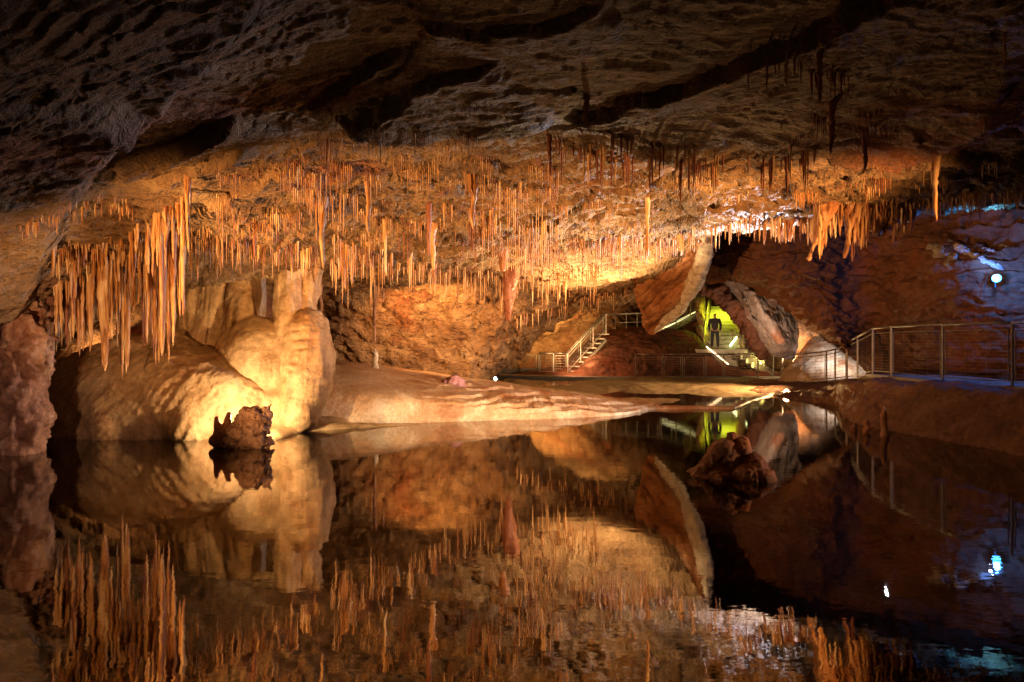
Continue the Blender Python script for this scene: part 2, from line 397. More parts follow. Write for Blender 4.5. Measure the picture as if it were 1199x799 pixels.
# ------------------------------------------------------------------ sculpted masses from fused ellipsoids
def ell(c, r, rot=(0, 0, 0), seg=24):
    bm = bmesh.new(); bmesh.ops.create_icosphere(bm, subdivisions=3, radius=1)
    from mathutils import Euler
    Mx = Matrix.Translation(Vector(c)) @ Euler([math.radians(a) for a in rot]).to_matrix().to_4x4() @ Matrix.Diagonal((*r, 1))
    bm.transform(Mx); return bm
def blob(name, items, vox, mat, parent=None, smooth=6, disp=None, loc=None, post=None):
    """items: list of (centre, radii, rot) or ('cap', a, b, ra, rb)"""
    V = []; Fc = []
    for it in items:
        if it[0] == 'cap':
            _, a, b, ra, rb = it; a = Vector(a); b = Vector(b); n = max(2, int((b-a).length/(min(ra, rb)*.35)))
            parts = [(a.lerp(b, k/n), (ra+(rb-ra)*k/n,)*3, (0, 0, 0)) for k in range(n+1)]
        else:
            parts = [(it[0], it[1], it[2] if len(it) > 2 else (0, 0, 0))]
        for c, r, rot in parts:
            bm = ell(c, r, rot); o = len(V)
            bm.verts.index_update()
            V += [tuple(v.co) for v in bm.verts]; Fc += [tuple(v.index+o for v in f.verts) for f in bm.faces]; bm.free()
    me = bpy.data.meshes.new(name); me.from_pydata(V, [], Fc)
    o = bpy.data.objects.new('tmp', me); col.objects.link(o)
    md = o.modifiers.new('r', 'REMESH'); md.mode = 'VOXEL'; md.voxel_size = vox
    if smooth:
        ms = o.modifiers.new('s', 'SMOOTH'); ms.iterations = smooth; ms.factor = .5
    dg = bpy.context.evaluated_depsgraph_get(); dg.update()
    m2 = bpy.data.meshes.new_from_object(o.evaluated_get(dg)); m2.name = name
    bpy.data.objects.remove(o); bpy.data.meshes.remove(me)
    n = len(m2.vertices); co = np.empty(n*3); m2.vertices.foreach_get('co', co); co = co.reshape(-1, 3)
    no = np.empty(n*3); m2.vertices.foreach_get('normal', no); no = no.reshape(-1, 3)
    if disp is not None: co = co+no*disp(co, no)[:, None]
    if post is not None: co = post(co, no)
    if parent is not None: co = co-np.array(parent_world(parent))
    m2.vertices.foreach_set('co', co.astype(np.float32).ravel()); m2.update()
    m2.materials.clear()
    return link(name, m2, mat, parent)

exec_stage = True
# ---- the lit mound on the left
def pxm(px_, d): return px_/F*d
def E(px, py, d, rx, ry, rz, rot=(0, 0, 0)):     # radii: rx, rz in photo pixels at d, ry in metres
    return (P(px, py, d), (pxm(rx, d), ry, pxm(rz, d)), rot)
mound_disp = lambda c, n: .1*fbm(c[:, 0]*1.3, c[:, 1]*1.3, c[:, 2]*1.3, 6, seed=21, gain=.55)+.03*fbm((c[:, 0]-c[:, 2]*.6)*6, c[:, 1]*6, c[:, 2]*1.2, 4, seed=22, ridge=True)
mound = blob('flowstone_mound', [
    E(180, 500, 12.3, 145, 1.3, 108), E(235, 470, 12.0, 95, 1.0, 62, (0, 24, 0)), E(110, 500, 12.4, 75, 1.1, 70), E(285, 500, 12.2, 62, .75, 40, (0, 22, 0)),
    ('cap', P(190, 400, 12.2), P(262, 455, 11.5), .35, .3), ('cap', P(150, 415, 12.0), P(130, 500, 11.3), .4, .4), ('cap', P(215, 420, 11.9), P(225, 500, 11.2), .35, .35),
    ], .035, M['mound'], smooth=22, disp=mound_disp)
tag(mound, 'broad smooth tan calcite mound rising from the water below the long left stalactites', 'flowstone mound')
def flute(c, n):
    up = 1-np.abs(n[:, 2])
    right = sstep(-4.25, -3.95, c[:, 0])
    hi = sstep(1.9, 2.3, c[:, 2])
    fl = .05*fbm(c[:, 0]*6, c[:, 1]*6, c[:, 2]*.6, 4, seed=31, ridge=True)*(.45+.55*hi)*up
    return fl+.07*fbm(c[:, 0]*1.8, c[:, 1]*1.8, c[:, 2]*1.2, 6, seed=32, gain=.55)+.03*right*fbm(c[:, 0]*3, c[:, 1]*3, c[:, 2]*12, 3, seed=33)
column = blob('flowstone_column', [
    E(303, 424, 12.35, 50, .72, 54), E(312, 484, 12.15, 46, .6, 36), E(358, 430, 12.25, 33, .6, 70, (0, 5, 0)), E(346, 478, 12.15, 30, .5, 36),
    E(262, 350, 12.9, 42, .5, 75), E(232, 365, 12.8, 20, .4, 55), E(214, 340, 13.2, 22, .4, 60), E(280, 350, 13.2, 30, .4, 85), E(260, 420, 12.7, 45, .6, 50),
    E(338, 345, 12.45, 16, .33, 62), E(341, 310, 12.5, 20, .35, 26), E(366, 325, 12.8, 9, .25, 55, (0, 8, 0)), E(372, 295, 12.8, 12, .3, 28), E(300, 305, 12.9, 70, .5, 22),
    E(345, 520, 12.5, 30, .5, 26),
    ('cap', P(252, 300, 12.85), P(250, 420, 12.5), .3, .36), ('cap', P(280, 300, 12.8), P(285, 400, 12.3), .22, .3), ('cap', P(224, 305, 12.9), P(212, 400, 12.6), .24, .3),
    ('cap', P(340, 285, 12.5), P(338, 390, 12.2), .2, .24), ('cap', P(370, 278, 12.7), P(358, 360, 12.4), .2, .12),
    ], .03, M['mound'], smooth=9, disp=flute)
tag(column, 'tall bulging yellow flowstone column with a dark upright niche joining floor to ceiling', 'flowstone column')


# ------------------------------------------------------------------ shells of rock beyond the lake
def shell(name, ctrl, nr, nc, mat, amp=.25, sc_=.5, seed=50, flute_=0, ledge=.0, flip=False, thick=0, fine=.03):
    V = net(ctrl, nr, nc); n = normals_grid(V)
    x, y, z = V[..., 0], V[..., 1], V[..., 2]
    d = amp*fbm(x*sc_, y*sc_, z*sc_*1.5, 5, seed=seed)+fine*fbm(x*4, y*4, z*5, 4, seed=seed+9, ridge=True)
    if flute_: d = d+flute_*fbm(x*3, y*3, z*.5, 3, seed=seed+3, ridge=True)
    if ledge:
        t = 3.2*z+x*.8+2.5*fbm(x*.5, y*.5, z*.7, 4, seed=seed+5); f = t-np.floor(t); d = d+ledge*sstep(0, .15, f)*(1-f)
    V = V+n*d[..., None]
    o = link(name, mesh_np(name, V.reshape(-1, 3), grid_faces(nr, nc, flip)), mat)
    if thick:
        md = o.modifiers.new('t', 'SOLIDIFY'); md.thickness = thick; md.offset = 1
    return o, V
def rows(*rr): return [[P(*q) for q in r] for r in rr]

cw = [800, 835, 870, 905, 940, 975, 1010, 1060, 1120, 1199, 1320, 1500, 1900]
def mk(py, dd): return [P(a, b, c) for a, b, c in zip(cw, py, dd)]
right_ctrl = [
 mk([190]*13, [18, 18, 17.5, 17, 16.5, 16, 15.6, 15, 14.3, 13.6, 11.5, 8.5, 5]),
 mk([240, 240, 240, 240, 240, 242, 245, 250, 250, 250, 240, 220, 200], [19, 18.6, 18, 17.4, 17, 16.8, 16.4, 15.6, 14.8, 13.9, 12, 8.8, 5.2]),
 mk([285, 280, 280, 285, 290, 300, 310, 310, 310, 310, 300, 290, 300], [19.6, 18.6, 17.6, 17, 16.6, 16.6, 16.8, 15.8, 14.4, 13.7, 12, 8.8, 5.2]),
 mk([315, 312, 315, 322, 335, 360, 385, 380, 370, 370, 380, 390, 420], [20, 19, 17.6, 17.2, 17, 17.2, 18, 16.8, 14.9, 13.6, 12, 8.8, 5.2]),
 mk([328, 330, 333, 345, 372, 402, 432, 430, 430, 430, 450, 480, 540], [21.4, 20.6, 19.6, 19.2, 18.6, 18.4, 18.4, 17.2, 15, 13.6, 12, 8.8, 5.2]),
 mk([326, 329, 331, 342, 368, 398, 445, 465, 480, 500, 520, 560, 640], [23, 22, 21.5, 21, 20.5, 20, 18.6, 17.2, 15, 13.6, 12, 8.8, 5.2]),
]
wr, _ = shell('cave_wall_right', right_ctrl, 260, 420, M['darkwall'], amp=.4, sc_=.6, seed=61, ledge=.13, flip=True, fine=.09)
tag(wr, 'dark red brown cave wall arching over the railed walkway', 'cave wall', kind='structure')

grey_ctrl = [
 [P(845, 300, 23.5), P(890, 300, 23.5), P(930, 310, 23.5), P(960, 330, 24)],
 [P(835, 318, 23.5), P(872, 320, 22.6), P(905, 345, 22.8), P(935, 372, 23.5)],
 [P(852, 345, 23.8), P(882, 352, 22.4), P(908, 372, 22.6), P(936, 395, 23.4)],
 [P(868, 375, 24.2), P(893, 390, 23.2), P(915, 402, 22.9), P(932, 412, 23.6)],
 [P(885, 400, 25), P(905, 416, 24), P(918, 420, 24), P(930, 420, 24.3)]]
M['greyrock'] = rock('grey_rock', [(.25, (.16, .12, .1)), (.5, (.3, .24, .2)), (.8, (.45, .38, .33))], scale=1.2, bump=.7, fine=5, crack=.3, stain=((.3, .12, .05), .4, .6), rough=(.5, .8))
gr, _ = shell('slab_rock', grey_ctrl, 90, 90, M['greyrock'], amp=.16, sc_=1.2, seed=71, thick=.5)
tag(gr, 'leaning grey brown slab of rock above the back walkway beside the green lit stairs', 'rock slab')
edge = blob('crusted_ledge', [('cap', P(808, 336, 24), P(835, 338, 23.6), .14, .2), ('cap', P(835, 338, 23.6), P(868, 364, 23.8), .22, .3), ('cap', P(868, 364, 23.8), P(893, 412, 24.4), .3, .2), ('cap', P(852, 330, 24), P(878, 355, 24), .4, .4)],
            .05, M['darkwall'], smooth=1, disp=lambda c, n: .26*fbm(c[:, 0]*2.6, c[:, 1]*2.6, c[:, 2]*2.6, 6, seed=73, ridge=True, gain=.62))
tag(edge, 'crusty red rock rim framing the stairwell opening beside the grey slab', 'rock ledge')
boulder = blob('boulder', [E(925, 380, 26, 36, 1.2, 36, (0, 25, 0)), E(905, 365, 26.5, 30, 1, 26), E(950, 400, 26, 26, 1, 30)], .07, M['wall'],
               disp=lambda c, n: .16*fbm(c[:, 0]*1.4, c[:, 1]*1.4, c[:, 2]*1.4, 5, seed=81))
tag(boulder, 'orange lit boulder under the dark arch behind the pale cone', 'boulder')
def conepost(c, n):
    return c
cone = blob('flowstone_cone', [('cap', P(958, 405, 24.6), P(965, 470, 23.8), .35, 1.75), ('cap', P(965, 420, 24.6), P(1010, 470, 23.6), .4, 1.4)], .07, M['flow'],
            disp=lambda c, n: .06*fbm(c[:, 0]*2.5, c[:, 1]*2.5, c[:, 2]*.5, 3, seed=83, ridge=True))
tag(cone, 'pale grey white flowstone cone standing behind the curve of the walkway railing', 'flowstone cone')

far_ctrl = [
 [P(x, 215, 34) for x in (430, 560, 650, 740, 830, 920, 1050)],
 [P(430, 320, 30), P(560, 320, 31), P(650, 322, 29), P(740, 318, 30), P(830, 318, 37), P(920, 320, 33), P(1050, 320, 32)],
 [P(430, 350, 32), P(560, 355, 33), P(650, 345, 32), P(740, 340, 34), P(830, 345, 42), P(920, 340, 33), P(1050, 340, 32)],
 [P(430, 380, 34), P(560, 380, 35), P(640, 372, 33.5), P(740, 365, 37), P(830, 370, 42), P(920, 370, 33), P(1050, 370, 32)],
 [P(430, 405, 34), P(560, 405, 35), P(640, 400, 36), P(740, 395, 37), P(830, 400, 41), P(920, 410, 32), P(1050, 410, 32)],
 [P(430, 450, 34), P(560, 450, 35), P(640, 450, 35.5), P(740, 450, 36), P(830, 450, 38), P(920, 450, 31), P(1050, 450, 32)]]
fw, _ = shell('cave_wall_far', far_ctrl, 160, 300, M['wall'], amp=.5, sc_=.5, seed=91, ledge=.2, flip=True, fine=.08)
tag(fw, 'uneven orange brown wall at the far end of the chamber', 'cave wall', kind='structure')
redbank_ctrl = [
 [P(x, 447, 29) for x in (540, 600, 660, 700, 760, 820, 880, 960)],
 [P(540, 441, 31), P(600, 440, 31), P(660, 432, 31), P(700, 412, 30.5), P(760, 408, 30), P(815, 414, 30), P(862, 432, 29), P(960, 440, 29)],
 [P(540, 440, 33), P(600, 438, 33), P(660, 425, 33), P(700, 393, 33), P(760, 385, 32.5), P(812, 392, 31.5), P(850, 425, 32), P(960, 438, 30)],
 [P(540, 439, 36), P(600, 436, 36), P(660, 430, 36), P(700, 395, 36), P(760, 386, 36), P(800, 394, 35), P(850, 418, 36), P(960, 436, 32)]]
rb, _ = shell('clay_slope', redbank_ctrl, 110, 220, M['darkwall'], amp=.2, sc_=.8, seed=95, fine=.05, flip=True)
tag(rb, 'dark red clay slope rising behind the far railing', 'clay slope', kind='structure')
lx_ = [(-400, 15), (-200, 15), (0, 15), (120, 14.9), (240, 15.2), (320, 17.5), (385, 22)]
left_ctrl = [[P(x, y, d-o) for x, d in lx_] for y, o in ((250, 0), (340, .3), (420, .8), (530, 1.4))]
wl, _ = shell('cave_wall_left', left_ctrl, 80, 140, M['darkwall'], amp=.4, sc_=.5, seed=97, flip=True)
tag(wl, 'shadowed brown cave wall behind the left mound', 'cave wall', kind='structure')

# ------------------------------------------------------------------ flowstone shelf along the far shore
cx_ = [330, 380, 430, 480, 530, 580, 630, 680, 730, 772]
wl_ = [505, 500, 498, 496, 494, 492.5, 491.5, 489, 486, 478]
tp_ = [420, 423, 426, 433, 441, 449, 457, 463, 470, 476]
s0, s1, s2, s3, s4 = [], [], [], [], []
for a, b, c in zip(cx_, wl_, tp_):
    d = F*H/(b-CY); dt = 17.3 if a < 700 else 17.0+(a-700)*.002
    zt = H+(CY-c)/F*dt; zt = max(zt, .02)
    s0.append(PZ(a, -.5, d-.15)); s1.append(PZ(a, -.02, d)); s2.append(PZ(a, zt*.6, d+.22*min(1, zt+.2)))
    s3.append(PZ(a, zt*.86, d+(dt-d)*.42)); s4.append(PZ(a, zt, dt))
s5 = [(x, y+4.5, z-.25) for x, y, z in s4]
V = net([s0, s1, s2, s3, s4, s5], 260, 520); n = normals_grid(V)
x, y, z = V[..., 0], V[..., 1], V[..., 2]
front = sstep(.5, -.1, (y-14.8))
dz = .05*fbm(x*.9, y*.9, z*.9, 4, seed=101)+.035*fbm(x*5, y*.6, z*1.2, 4, seed=102, ridge=True)*sstep(.62, .3, z)*sstep(-.1, .3, z)*sstep(17, 14.5, y)
t = 8*z+.9*fbm(x*.8, y*1.2, 0, 4, seed=103); f = t-np.floor(t)
terr = sstep(-2.4, -.4, x)*.075*(sstep(0, .2, f)*(1-f))
V[..., 2] += dz+terr-.02
shelf = link('flowstone_shelf', mesh_np('flowstone_shelf', V.reshape(-1, 3), grid_faces(260, 520)), M['flow'])
tag(shelf, 'long low rounded flowstone shelf sloping to the waterline, cream with lilac terraces', 'flowstone shelf')

# gravel bank with shallow pools, and the thin curved rim
M['sand'] = rock('sandy_gravel', [(.3, (.24, .14, .06)), (.48, (.44, .3, .15)), (.72, (.64, .48, .28))], scale=3.5, bump=.6, fine=20, bump_dist=.02, rough=(.4, .8))
X, Y = np.meshgrid(np.linspace(0, 1, 260), np.linspace(16.6, 27.5, 220))
PXm = 590+X*(915-590); Xw = (PXm-CX)/F*Y
Zg = .01+.1*fbm(Xw*.9, Y*.55, 0, 5, seed=111)+.10*sstep(20.5, 22.5, Y)*sstep(.2, .4, X)+.03*sstep(.45, .1, X)-.5*sstep(.0, -.2, X)
Zg = Zg-.5*sstep(.93, 1, X)-.22*sstep(.62, .75, X)*sstep(20, 18.2, Y)-.12*sstep(18.5, 17, Y)*sstep(.5, .7, X)
bank = link('gravel_bank', mesh_np('gravel_bank', np.stack([Xw, Y, Zg], 2).reshape(-1, 3), grid_faces(220, 260)), M['sand'])
tag(bank, 'flat sandy bank with shallow pools beyond the shelf', 'gravel bank', kind='structure')
rimp = [(728, 482), (770, 479), (815, 479), (855, 479), (876, 470), (905, 462)]
rim = blob('rimstone_dam', [('cap', PZ(a[0], -.02, F*H/(a[1]-CY)), PZ(b[0], -.02, F*H/(b[1]-CY)), .13, .13) for a, b in zip(rimp, rimp[1:])], .04, M['flow'],
           disp=lambda c, n: .04*fbm(c[:, 0]*2, c[:, 1]*2, c[:, 2]*2, 3, seed=113), post=lambda c, n: np.c_[c[:, :2], c[:, 2]*.75])
tag(rim, 'thin curved rimstone dam just breaking the water surface', 'rimstone dam')
sp = blob('sand_spit', [('cap', PZ(300, -.12, 11.7), PZ(365, -.1, 12.3), .24, .26), ('cap', PZ(365, -.1, 12.3), PZ(490, -.1, 13.15), .24, .12), ('cap', PZ(330, -.1, 12.3), PZ(400, -.1, 13.0), .4, .3), ('cap', PZ(300, -.12, 10.6), PZ(335, -.1, 11.8), .22, .26), ('cap', PZ(262, -.14, 10.6), PZ(300, -.12, 10.6), .2, .22)], .04, M['sand'],
          disp=lambda c, n: .03*fbm(c[:, 0]*2, c[:, 1]*2, c[:, 2]*2, 4, seed=115))
tag(sp, 'narrow sandy spit at the waterline in front of the column foot', 'sand spit', kind='structure')

# clay bank under the walkway on the right
wlp = [(1500, 5.4), (1300, 7.7), (1199, 9.4), (1100, 11), (1040, 12.1), (1002, 13.1), (985, 15.3), (975, 17), (930, 18.6), (880, 21)]
wx = [(8.6, 4), (8.35, 7.6), (8.3, 9.4), (8.2, 11), (8.1, 12.4), (8.15, 14), (8.6, 16), (9.6, 19), (9.95, 22), (9.2, 25.5)]
wz = [.92, .92, .92, .92, .92, .9, .75, .5, .3, .12]
b0 = [PZ(a, -.6, d-.2) for a, d in wlp]; b1 = [PZ(a, 0, d) for a, d in wlp]; b3 = [(x, y, z-.03) for (x, y), z in zip(wx, wz)]
b2 = [tuple(.45*np.array(p)+.55*np.array(q)+np.array((-.06, 0, .06))) for p, q in zip(b1, b3)]
b4 = [(x+1.8, y+(.0 if k < 6 else .6), z-.03) for k, (x, y, z) in enumerate(b3)]
cb, _ = shell('clay_bank', [b0, b1, b2, b3, b4], 130, 420, M['bank'], amp=.1, sc_=1.6, seed=121, fine=.05)
tag(cb, 'rough brown clay bank falling from the walkway to the water', 'clay bank', kind='structure')

# ------------------------------------------------------------------ walkway and railings
M['steel'] = plain('galvanised_steel', (.26, .235, .21), rough=.5, metal=.7, noise=.3)
M['deck'] = plain('concrete_deck', (.3, .27, .24), rough=.7)
fp = [(8.7, 4.5, .92), (8.62, 6.8, .92), (8.66, 8.9, .92), (8.67, 11.1, .92), (8.4, 12.5, .92), (8.53, 14.4, .92), (8.73, 15.5, .9), (9.17, 17, .71), (10.1, 19.3, .55),
      (10.6, 21, .41), (10.75, 21.9, .33), (10.5, 23, .22), (10.55, 25, .15), (10.2, 26.6, .12), (9.0, 27.2, .1), (8.3, 27.5, .1), (7.4, 27.8, .1), (6.6, 28, .1), (5.4, 28, .1), (4.5, 28.2, .1), (3.2, 28.4, .1), (1.8, 28.8, .1), (.7, 29.3, .1), (-.6, 30, .1)]
dk = MB()
for a, b in zip(fp, fp[1:]):
    a = np.array(a); b = np.array(b); e = (b-a)[:2]; e /= np.linalg.norm(e); nrm = np.array((e[1], -e[0]))
    if b[1] > 26.9: nrm = np.array((.0, 1.0))
    q = [(*(a[:2]-nrm*.08), a[2]), (*(b[:2]-nrm*.08), b[2]), (*(b[:2]+nrm*1.5), b[2]), (*(a[:2]+nrm*1.5), a[2])]
    V8 = [(x, y, z) for x, y, z in q]+[(x, y, z-.28) for x, y, z in q]
    dk.add(V8, [(0, 1, 2, 3), (7, 6, 5, 4), (0, 4, 5, 1), (1, 5, 6, 2), (2, 6, 7, 3), (3, 7, 4, 0)])
deck = dk.build('walkway', M['deck']); tag(deck, 'concrete visitor walkway behind the railing', 'walkway', kind='structure')
def railing(name, label, pts, h, group=None, wires=14, vert=.45, frame=True, post_r=.022, hand_r=.026, wr_=.0022):
    root = empty(name, pts[0]); tag(root, label, 'railing', group)
    hand = MB()
    for a, b in zip(pts, pts[1:]): hand.bar((a[0], a[1], a[2]+h), (b[0], b[1], b[2]+h), hand_r, 8)
    hand.build('handrail', M['steel'], root, True)
    for a in pts:
        m = MB(); m.bar((a[0], a[1], a[2]-.05), (a[0], a[1], a[2]+h), post_r, 8); m.box((a[0], a[1], a[2]+.005), (.12, .12, .012)); m.build('post', M['steel'], root, False)
    for a, b in zip(pts, pts[1:]):
        a = Vector(a); b = Vector(b); e = b-a; ln = e.length; a2 = a+e*(.07/ln); b2 = b-e*(.07/ln)
        lo, hi = .08, h-.12
        fr_ = MB(); up = Vector((0, 0, 1)); q = post_r*.55
        fr_.bar(a2+up*lo, b2+up*lo, q); fr_.bar(a2+up*hi, b2+up*hi, q); fr_.bar(a2+up*lo, a2+up*hi, q); fr_.bar(b2+up*lo, b2+up*hi, q)
        po = fr_.build('panel', M['steel'], root)
        wi = MB()
        for k in range(1, wires): zz = lo+(hi-lo)*k/wires; wi.bar(a2+up*zz, b2+up*zz, wr_, 3)
        nv = max(2, int(ln/vert))
        for k in range(1, nv): p = a2.lerp(b2, k/nv); wi.bar(p+up*lo, p+up*hi, wr_, 3)
        wi.build('wire_mesh', M['steel'], po)
    return root
railing('metal_railing', 'steel walkway railing with wire mesh panels curving along the right bank', fp[1:9], 1.1, 'steel railings of the walkway')
railing('metal_railing', 'low steel railing with slim pale posts crossing in front of the red clay slope', [(10.15, 19.45, .54)]+fp[9:19], 1.02, 'steel railings of the walkway', wires=8, vert=.5, wr_=.004)
railing('metal_railing', 'short far railing at the foot of the left metal stairs', [P(664, 437, 30.8), P(648, 437, 30.8), P(631, 437, 31)], .95, 'steel railings of the walkway', wires=6, post_r=.035, hand_r=.04, wr_=.006)
railing('metal_railing', 'dim railing running left into the dark tunnel mouth', [P(628, 437, 33.8), P(605, 438, 34), P(585, 438, 34.4)], .95, 'steel railings of the walkway', wires=6, wr_=.005)

# ------------------------------------------------------------------ far stairs
def stairs(name, label, a, b, width, n, side, mat, rails=True, open_=False):
    """a = bottom point, b = top point; side = unit vector across"""
    a = Vector(a); b = Vector(b); sd = Vector(side).normalized(); root = empty(name, a); tag(root, label, 'staircase')
    e = (b-a); hz = Vector((e.x, e.y, 0))/n; rz = e.z/n; q = hz.to_track_quat('Y', 'Z').to_matrix()
    for k in range(n):
        m = MB(); c = a+hz*(k+.5)+Vector((0, 0, rz*(k+1)-.03)); m.box(c, (width, hz.length+.03, .06), q)
        if not open_: m.box(c-Vector((0, 0, rz*.5))-hz*.45, (width, .03, rz-.04), q)
        m.build('step', mat, root)
    for s in (-1, 1):
        off = sd*s*width/2; m = MB(); dn = Vector((0, 0, .3 if open_ else .05)); m.beam(a+off-dn, b+off-dn, .06, .12 if open_ else .25); m.build('stringer', M['steel'], root)
        if rails:
            rr = MB(); up = Vector((0, 0, 1)); rr.bar(a+off+up*1.0, b+off+up*1.0, .032); rr.build('handrail', M['steel'], root, True)
            rr = MB(); rr.bar(a+off+up*.85, b+off+up*.85, .02); rr.bar(a+off+up*.2, b+off+up*.2, .02)
            for k in range(7):
                z_ = .2+.65*(k+.5)/7; rr.bar(a+off+up*z_, b+off+up*z_, .005, 3)
            rr.build('wire_mesh', M['steel'], root)
            for t in (0, .33, .66, 1):
                p = a.lerp(b, t)+off; pm = MB(); pm.bar(p, p+up*1.0, .028); pm.build('post', M['steel'], root)
    return root
# green-lit flight with the visitor
M['green_con'] = plain('pale_concrete', (.5, .5, .42), rough=.7)
st = stairs('staircase', 'straight concrete flight climbing through the yellow green lit stairwell', P(845, 409, 31.0), P(851, 359, 35.2), 1.75, 11, (1, 0, 0), M['green_con'])
stairs('staircase', 'metal stairs with handrails climbing right from the far platform to the bridge', P(664, 439, 30.4), P(708, 391, 30.9), 1.0, 9, (0, 1, 0), M['deck'], open_=True)
stairs('staircase', 'ramped flight with a glowing strip leading up left of the stairwell', P(772, 389, 32.4), P(822, 367, 34), .9, 8, (0, 1, 0), M['deck'])
stairs('staircase', 'short flight descending right from the landing behind the fence', P(900, 440, 29.2), P(862, 410, 30.4), 1.1, 6, (0, 1, 0), M['green_con'])
m = MB(); m.box(P(840, 411, 30.4), (2.3, 1.6, .16)); m.box((P(840, 425, 30.4)[0], 30.9, .5), (2.2, .3, 1.5))
tag(m.build('stair_landing', M['green_con']), 'square concrete landing below the visitor', 'landing')
m = MB(); m.box(P(886, 441, 29.6), (1.9, 2.2, .12)); tag(m.build('lower_landing', M['green_con']), 'lower concrete floor lit yellow behind the railing', 'landing')
# stairwell flanks
shell_ctrl = [[P(802, 332, 37), P(815, 345, 36), P(815, 350, 34)], [P(800, 345, 37), P(818, 365, 35), P(815, 370, 33)], [P(800, 380, 36), P(822, 395, 33), P(818, 405, 31.4)], [P(800, 430, 36), P(825, 430, 33), P(822, 435, 31.4)]]
sw, _ = shell('stairwell_wall', shell_ctrl, 60, 40, M['sand'], amp=.15, sc_=1.5, seed=131, thick=.3); tag(sw, 'rough rock wall on the left flank of the green stairwell', 'stairwell wall', kind='structure')
shell_ctrl = [[P(868, 345, 31), P(868, 345, 34), P(866, 345, 38)], [P(872, 375, 31), P(868, 370, 34), P(864, 365, 38)], [P(872, 440, 31), P(870, 420, 34), P(866, 400, 38)]]
sw, _ = shell('stairwell_wall_right', shell_ctrl, 60, 60, M['sand'], amp=.12, sc_=1.5, seed=132, thick=.3); tag(sw, 'rough rock wall on the right flank of the green stairwell', 'stairwell wall', kind='structure')
# bridge deck
root = empty('footbridge', P(740, 390, 33.4)); tag(root, 'slim metal footbridge with railing between the two far stairways', 'footbridge')
m = MB(); m.beam(P(706, 391, 33.6), P(772, 389, 33), 1.1, .12); m.build('deck', M['deck'], root)
for dy in (-.5, .5):
    m = MB(); a = PV(708, 391, 33.6+dy); b = PV(772, 389, 33+dy); up = Vector((0, 0, 1))
    m.bar(a+up*1, b+up*1, .03); m.bar(a+up*.55, b+up*.55, .015); m.build('handrail', M['steel'], root)
    for t in (0, .2, .4, .6, .8, 1):
        p = a.lerp(b, t); pm = MB(); pm.bar(p, p+up, .025); pm.build('post', M['steel'], root)
m = MB(); m.box(P(610, 441, 34), (5.5, 2.0, .15)); m.box((P(610, 441, 34)[0], 33.1, .05), (5.5, .12, .5))
tag(m.build('far_platform', M['deck']), 'dark platform at the foot of the far metal stairs', 'platform')

# ------------------------------------------------------------------ lamps that the photograph shows
def emis(name, c, s):
    return plain(name, (.8, .8, .8), emit=c, es=s, noise=0)
M['black'] = plain('black_housing', (.02, .02, .02), rough=.4)
def floodlight(p, tgt, label, c, strength, r=.07, energy=None, group=None, spot=None, lr=None):
    root = empty('floodlight', p); tag(root, label, 'floodlight', group)
    p = Vector(p); d = (Vector(tgt)-p).normalized()
    m = MB(); m.bar(p-d*.16, p-d*.01, r*.8, 12, r*1.1); m.build('housing', M['black'], root, True)
    m = MB(); m.bar(p-d*.01, p+d*.012, r, 16); m.build('lens', emis('lens_glow', c, strength), root, True)
    m = MB(); m.bar(p-d*.1, p-d*.1-Vector((0, 0, r*2.4)), .014, 6); m.build('bracket', M['black'], root)
    m = MB(); u = p-d*.16; m.bar(u, u+Vector((-.05, .12, .12)), .009, 5); m.bar(u+Vector((-.05, .12, .12)), u+Vector((-.1, .2, -.35)), .009, 5); m.build('cable', M['black'], root)
    if energy:
        l = bpy.data.lights.new('lamp', 'SPOT' if spot else 'POINT'); l.energy = energy; l.color = c; l.shadow_soft_size = lr or r
        if spot: l.spot_size = math.radians(spot); l.spot_blend = .7
        o = bpy.data.objects.new('lamp', l); col.objects.link(o); o.location = p+d*.1; o.rotation_euler = d.to_track_quat('-Z', 'Y').to_euler()
    return root
G = 'lamps along the walkway'
BLUE = (.08, .42, 1); PALE = (.55, .75, 1)
floodlight(P(921, 459, 20.4), (3, 8, 3.4), 'wide warm lamp at the waterline below the pale cone', (1, .6, .22), 9, .09, 500, G, 120)
floodlight(P(987, 453, 18.2), (4, 8, 3.6), 'small bright lamp at the left end of the clay bank', (1, .6, .22), 9, .07, 300, G, 120)
floodlight(P(580, 443, 29), (0, 20, 1), 'tiny cold white lamp at the mouth of the dark tunnel', (.7, .85, 1), 12, .06, 5, None, 120)
def late_blue():
    floodlight(PW(1167, 326, -.3), (9.0, 10.5, 2.6), 'brilliant blue white floodlight on the right wall above the railing', (.04, .36, 1), 7, .085)
def strip(a, b, label, c, s, r=.03, name='light_strip'):
    m = MB(); m.bar(a, b, r, 6); tag(m.build(name, emis('strip_glow', c, s)), label, 'light strip')
YG = (.7, .8, .03)
strip(P(774, 386, 32), P(820, 363, 33.6), 'long yellow white light strip under the handrail left of the stairwell', (1, .92, .4), 1.0, .045)
strip(P(855, 405, 30.6), P(874, 381, 32.5), 'short light strip on the right edge of the green stairs', (.95, 1, .4), 3, .05)
strip(P(827, 406, 29.6), P(853, 427, 29.2), 'warm light strip slanting down from the landing', (1, .6, .3), 3, .03)
strip(P(889.5, 425, 29.4), P(889.5, 435, 29.4), 'short upright yellow light behind the back railing', (1, .9, .3), 8, .06)

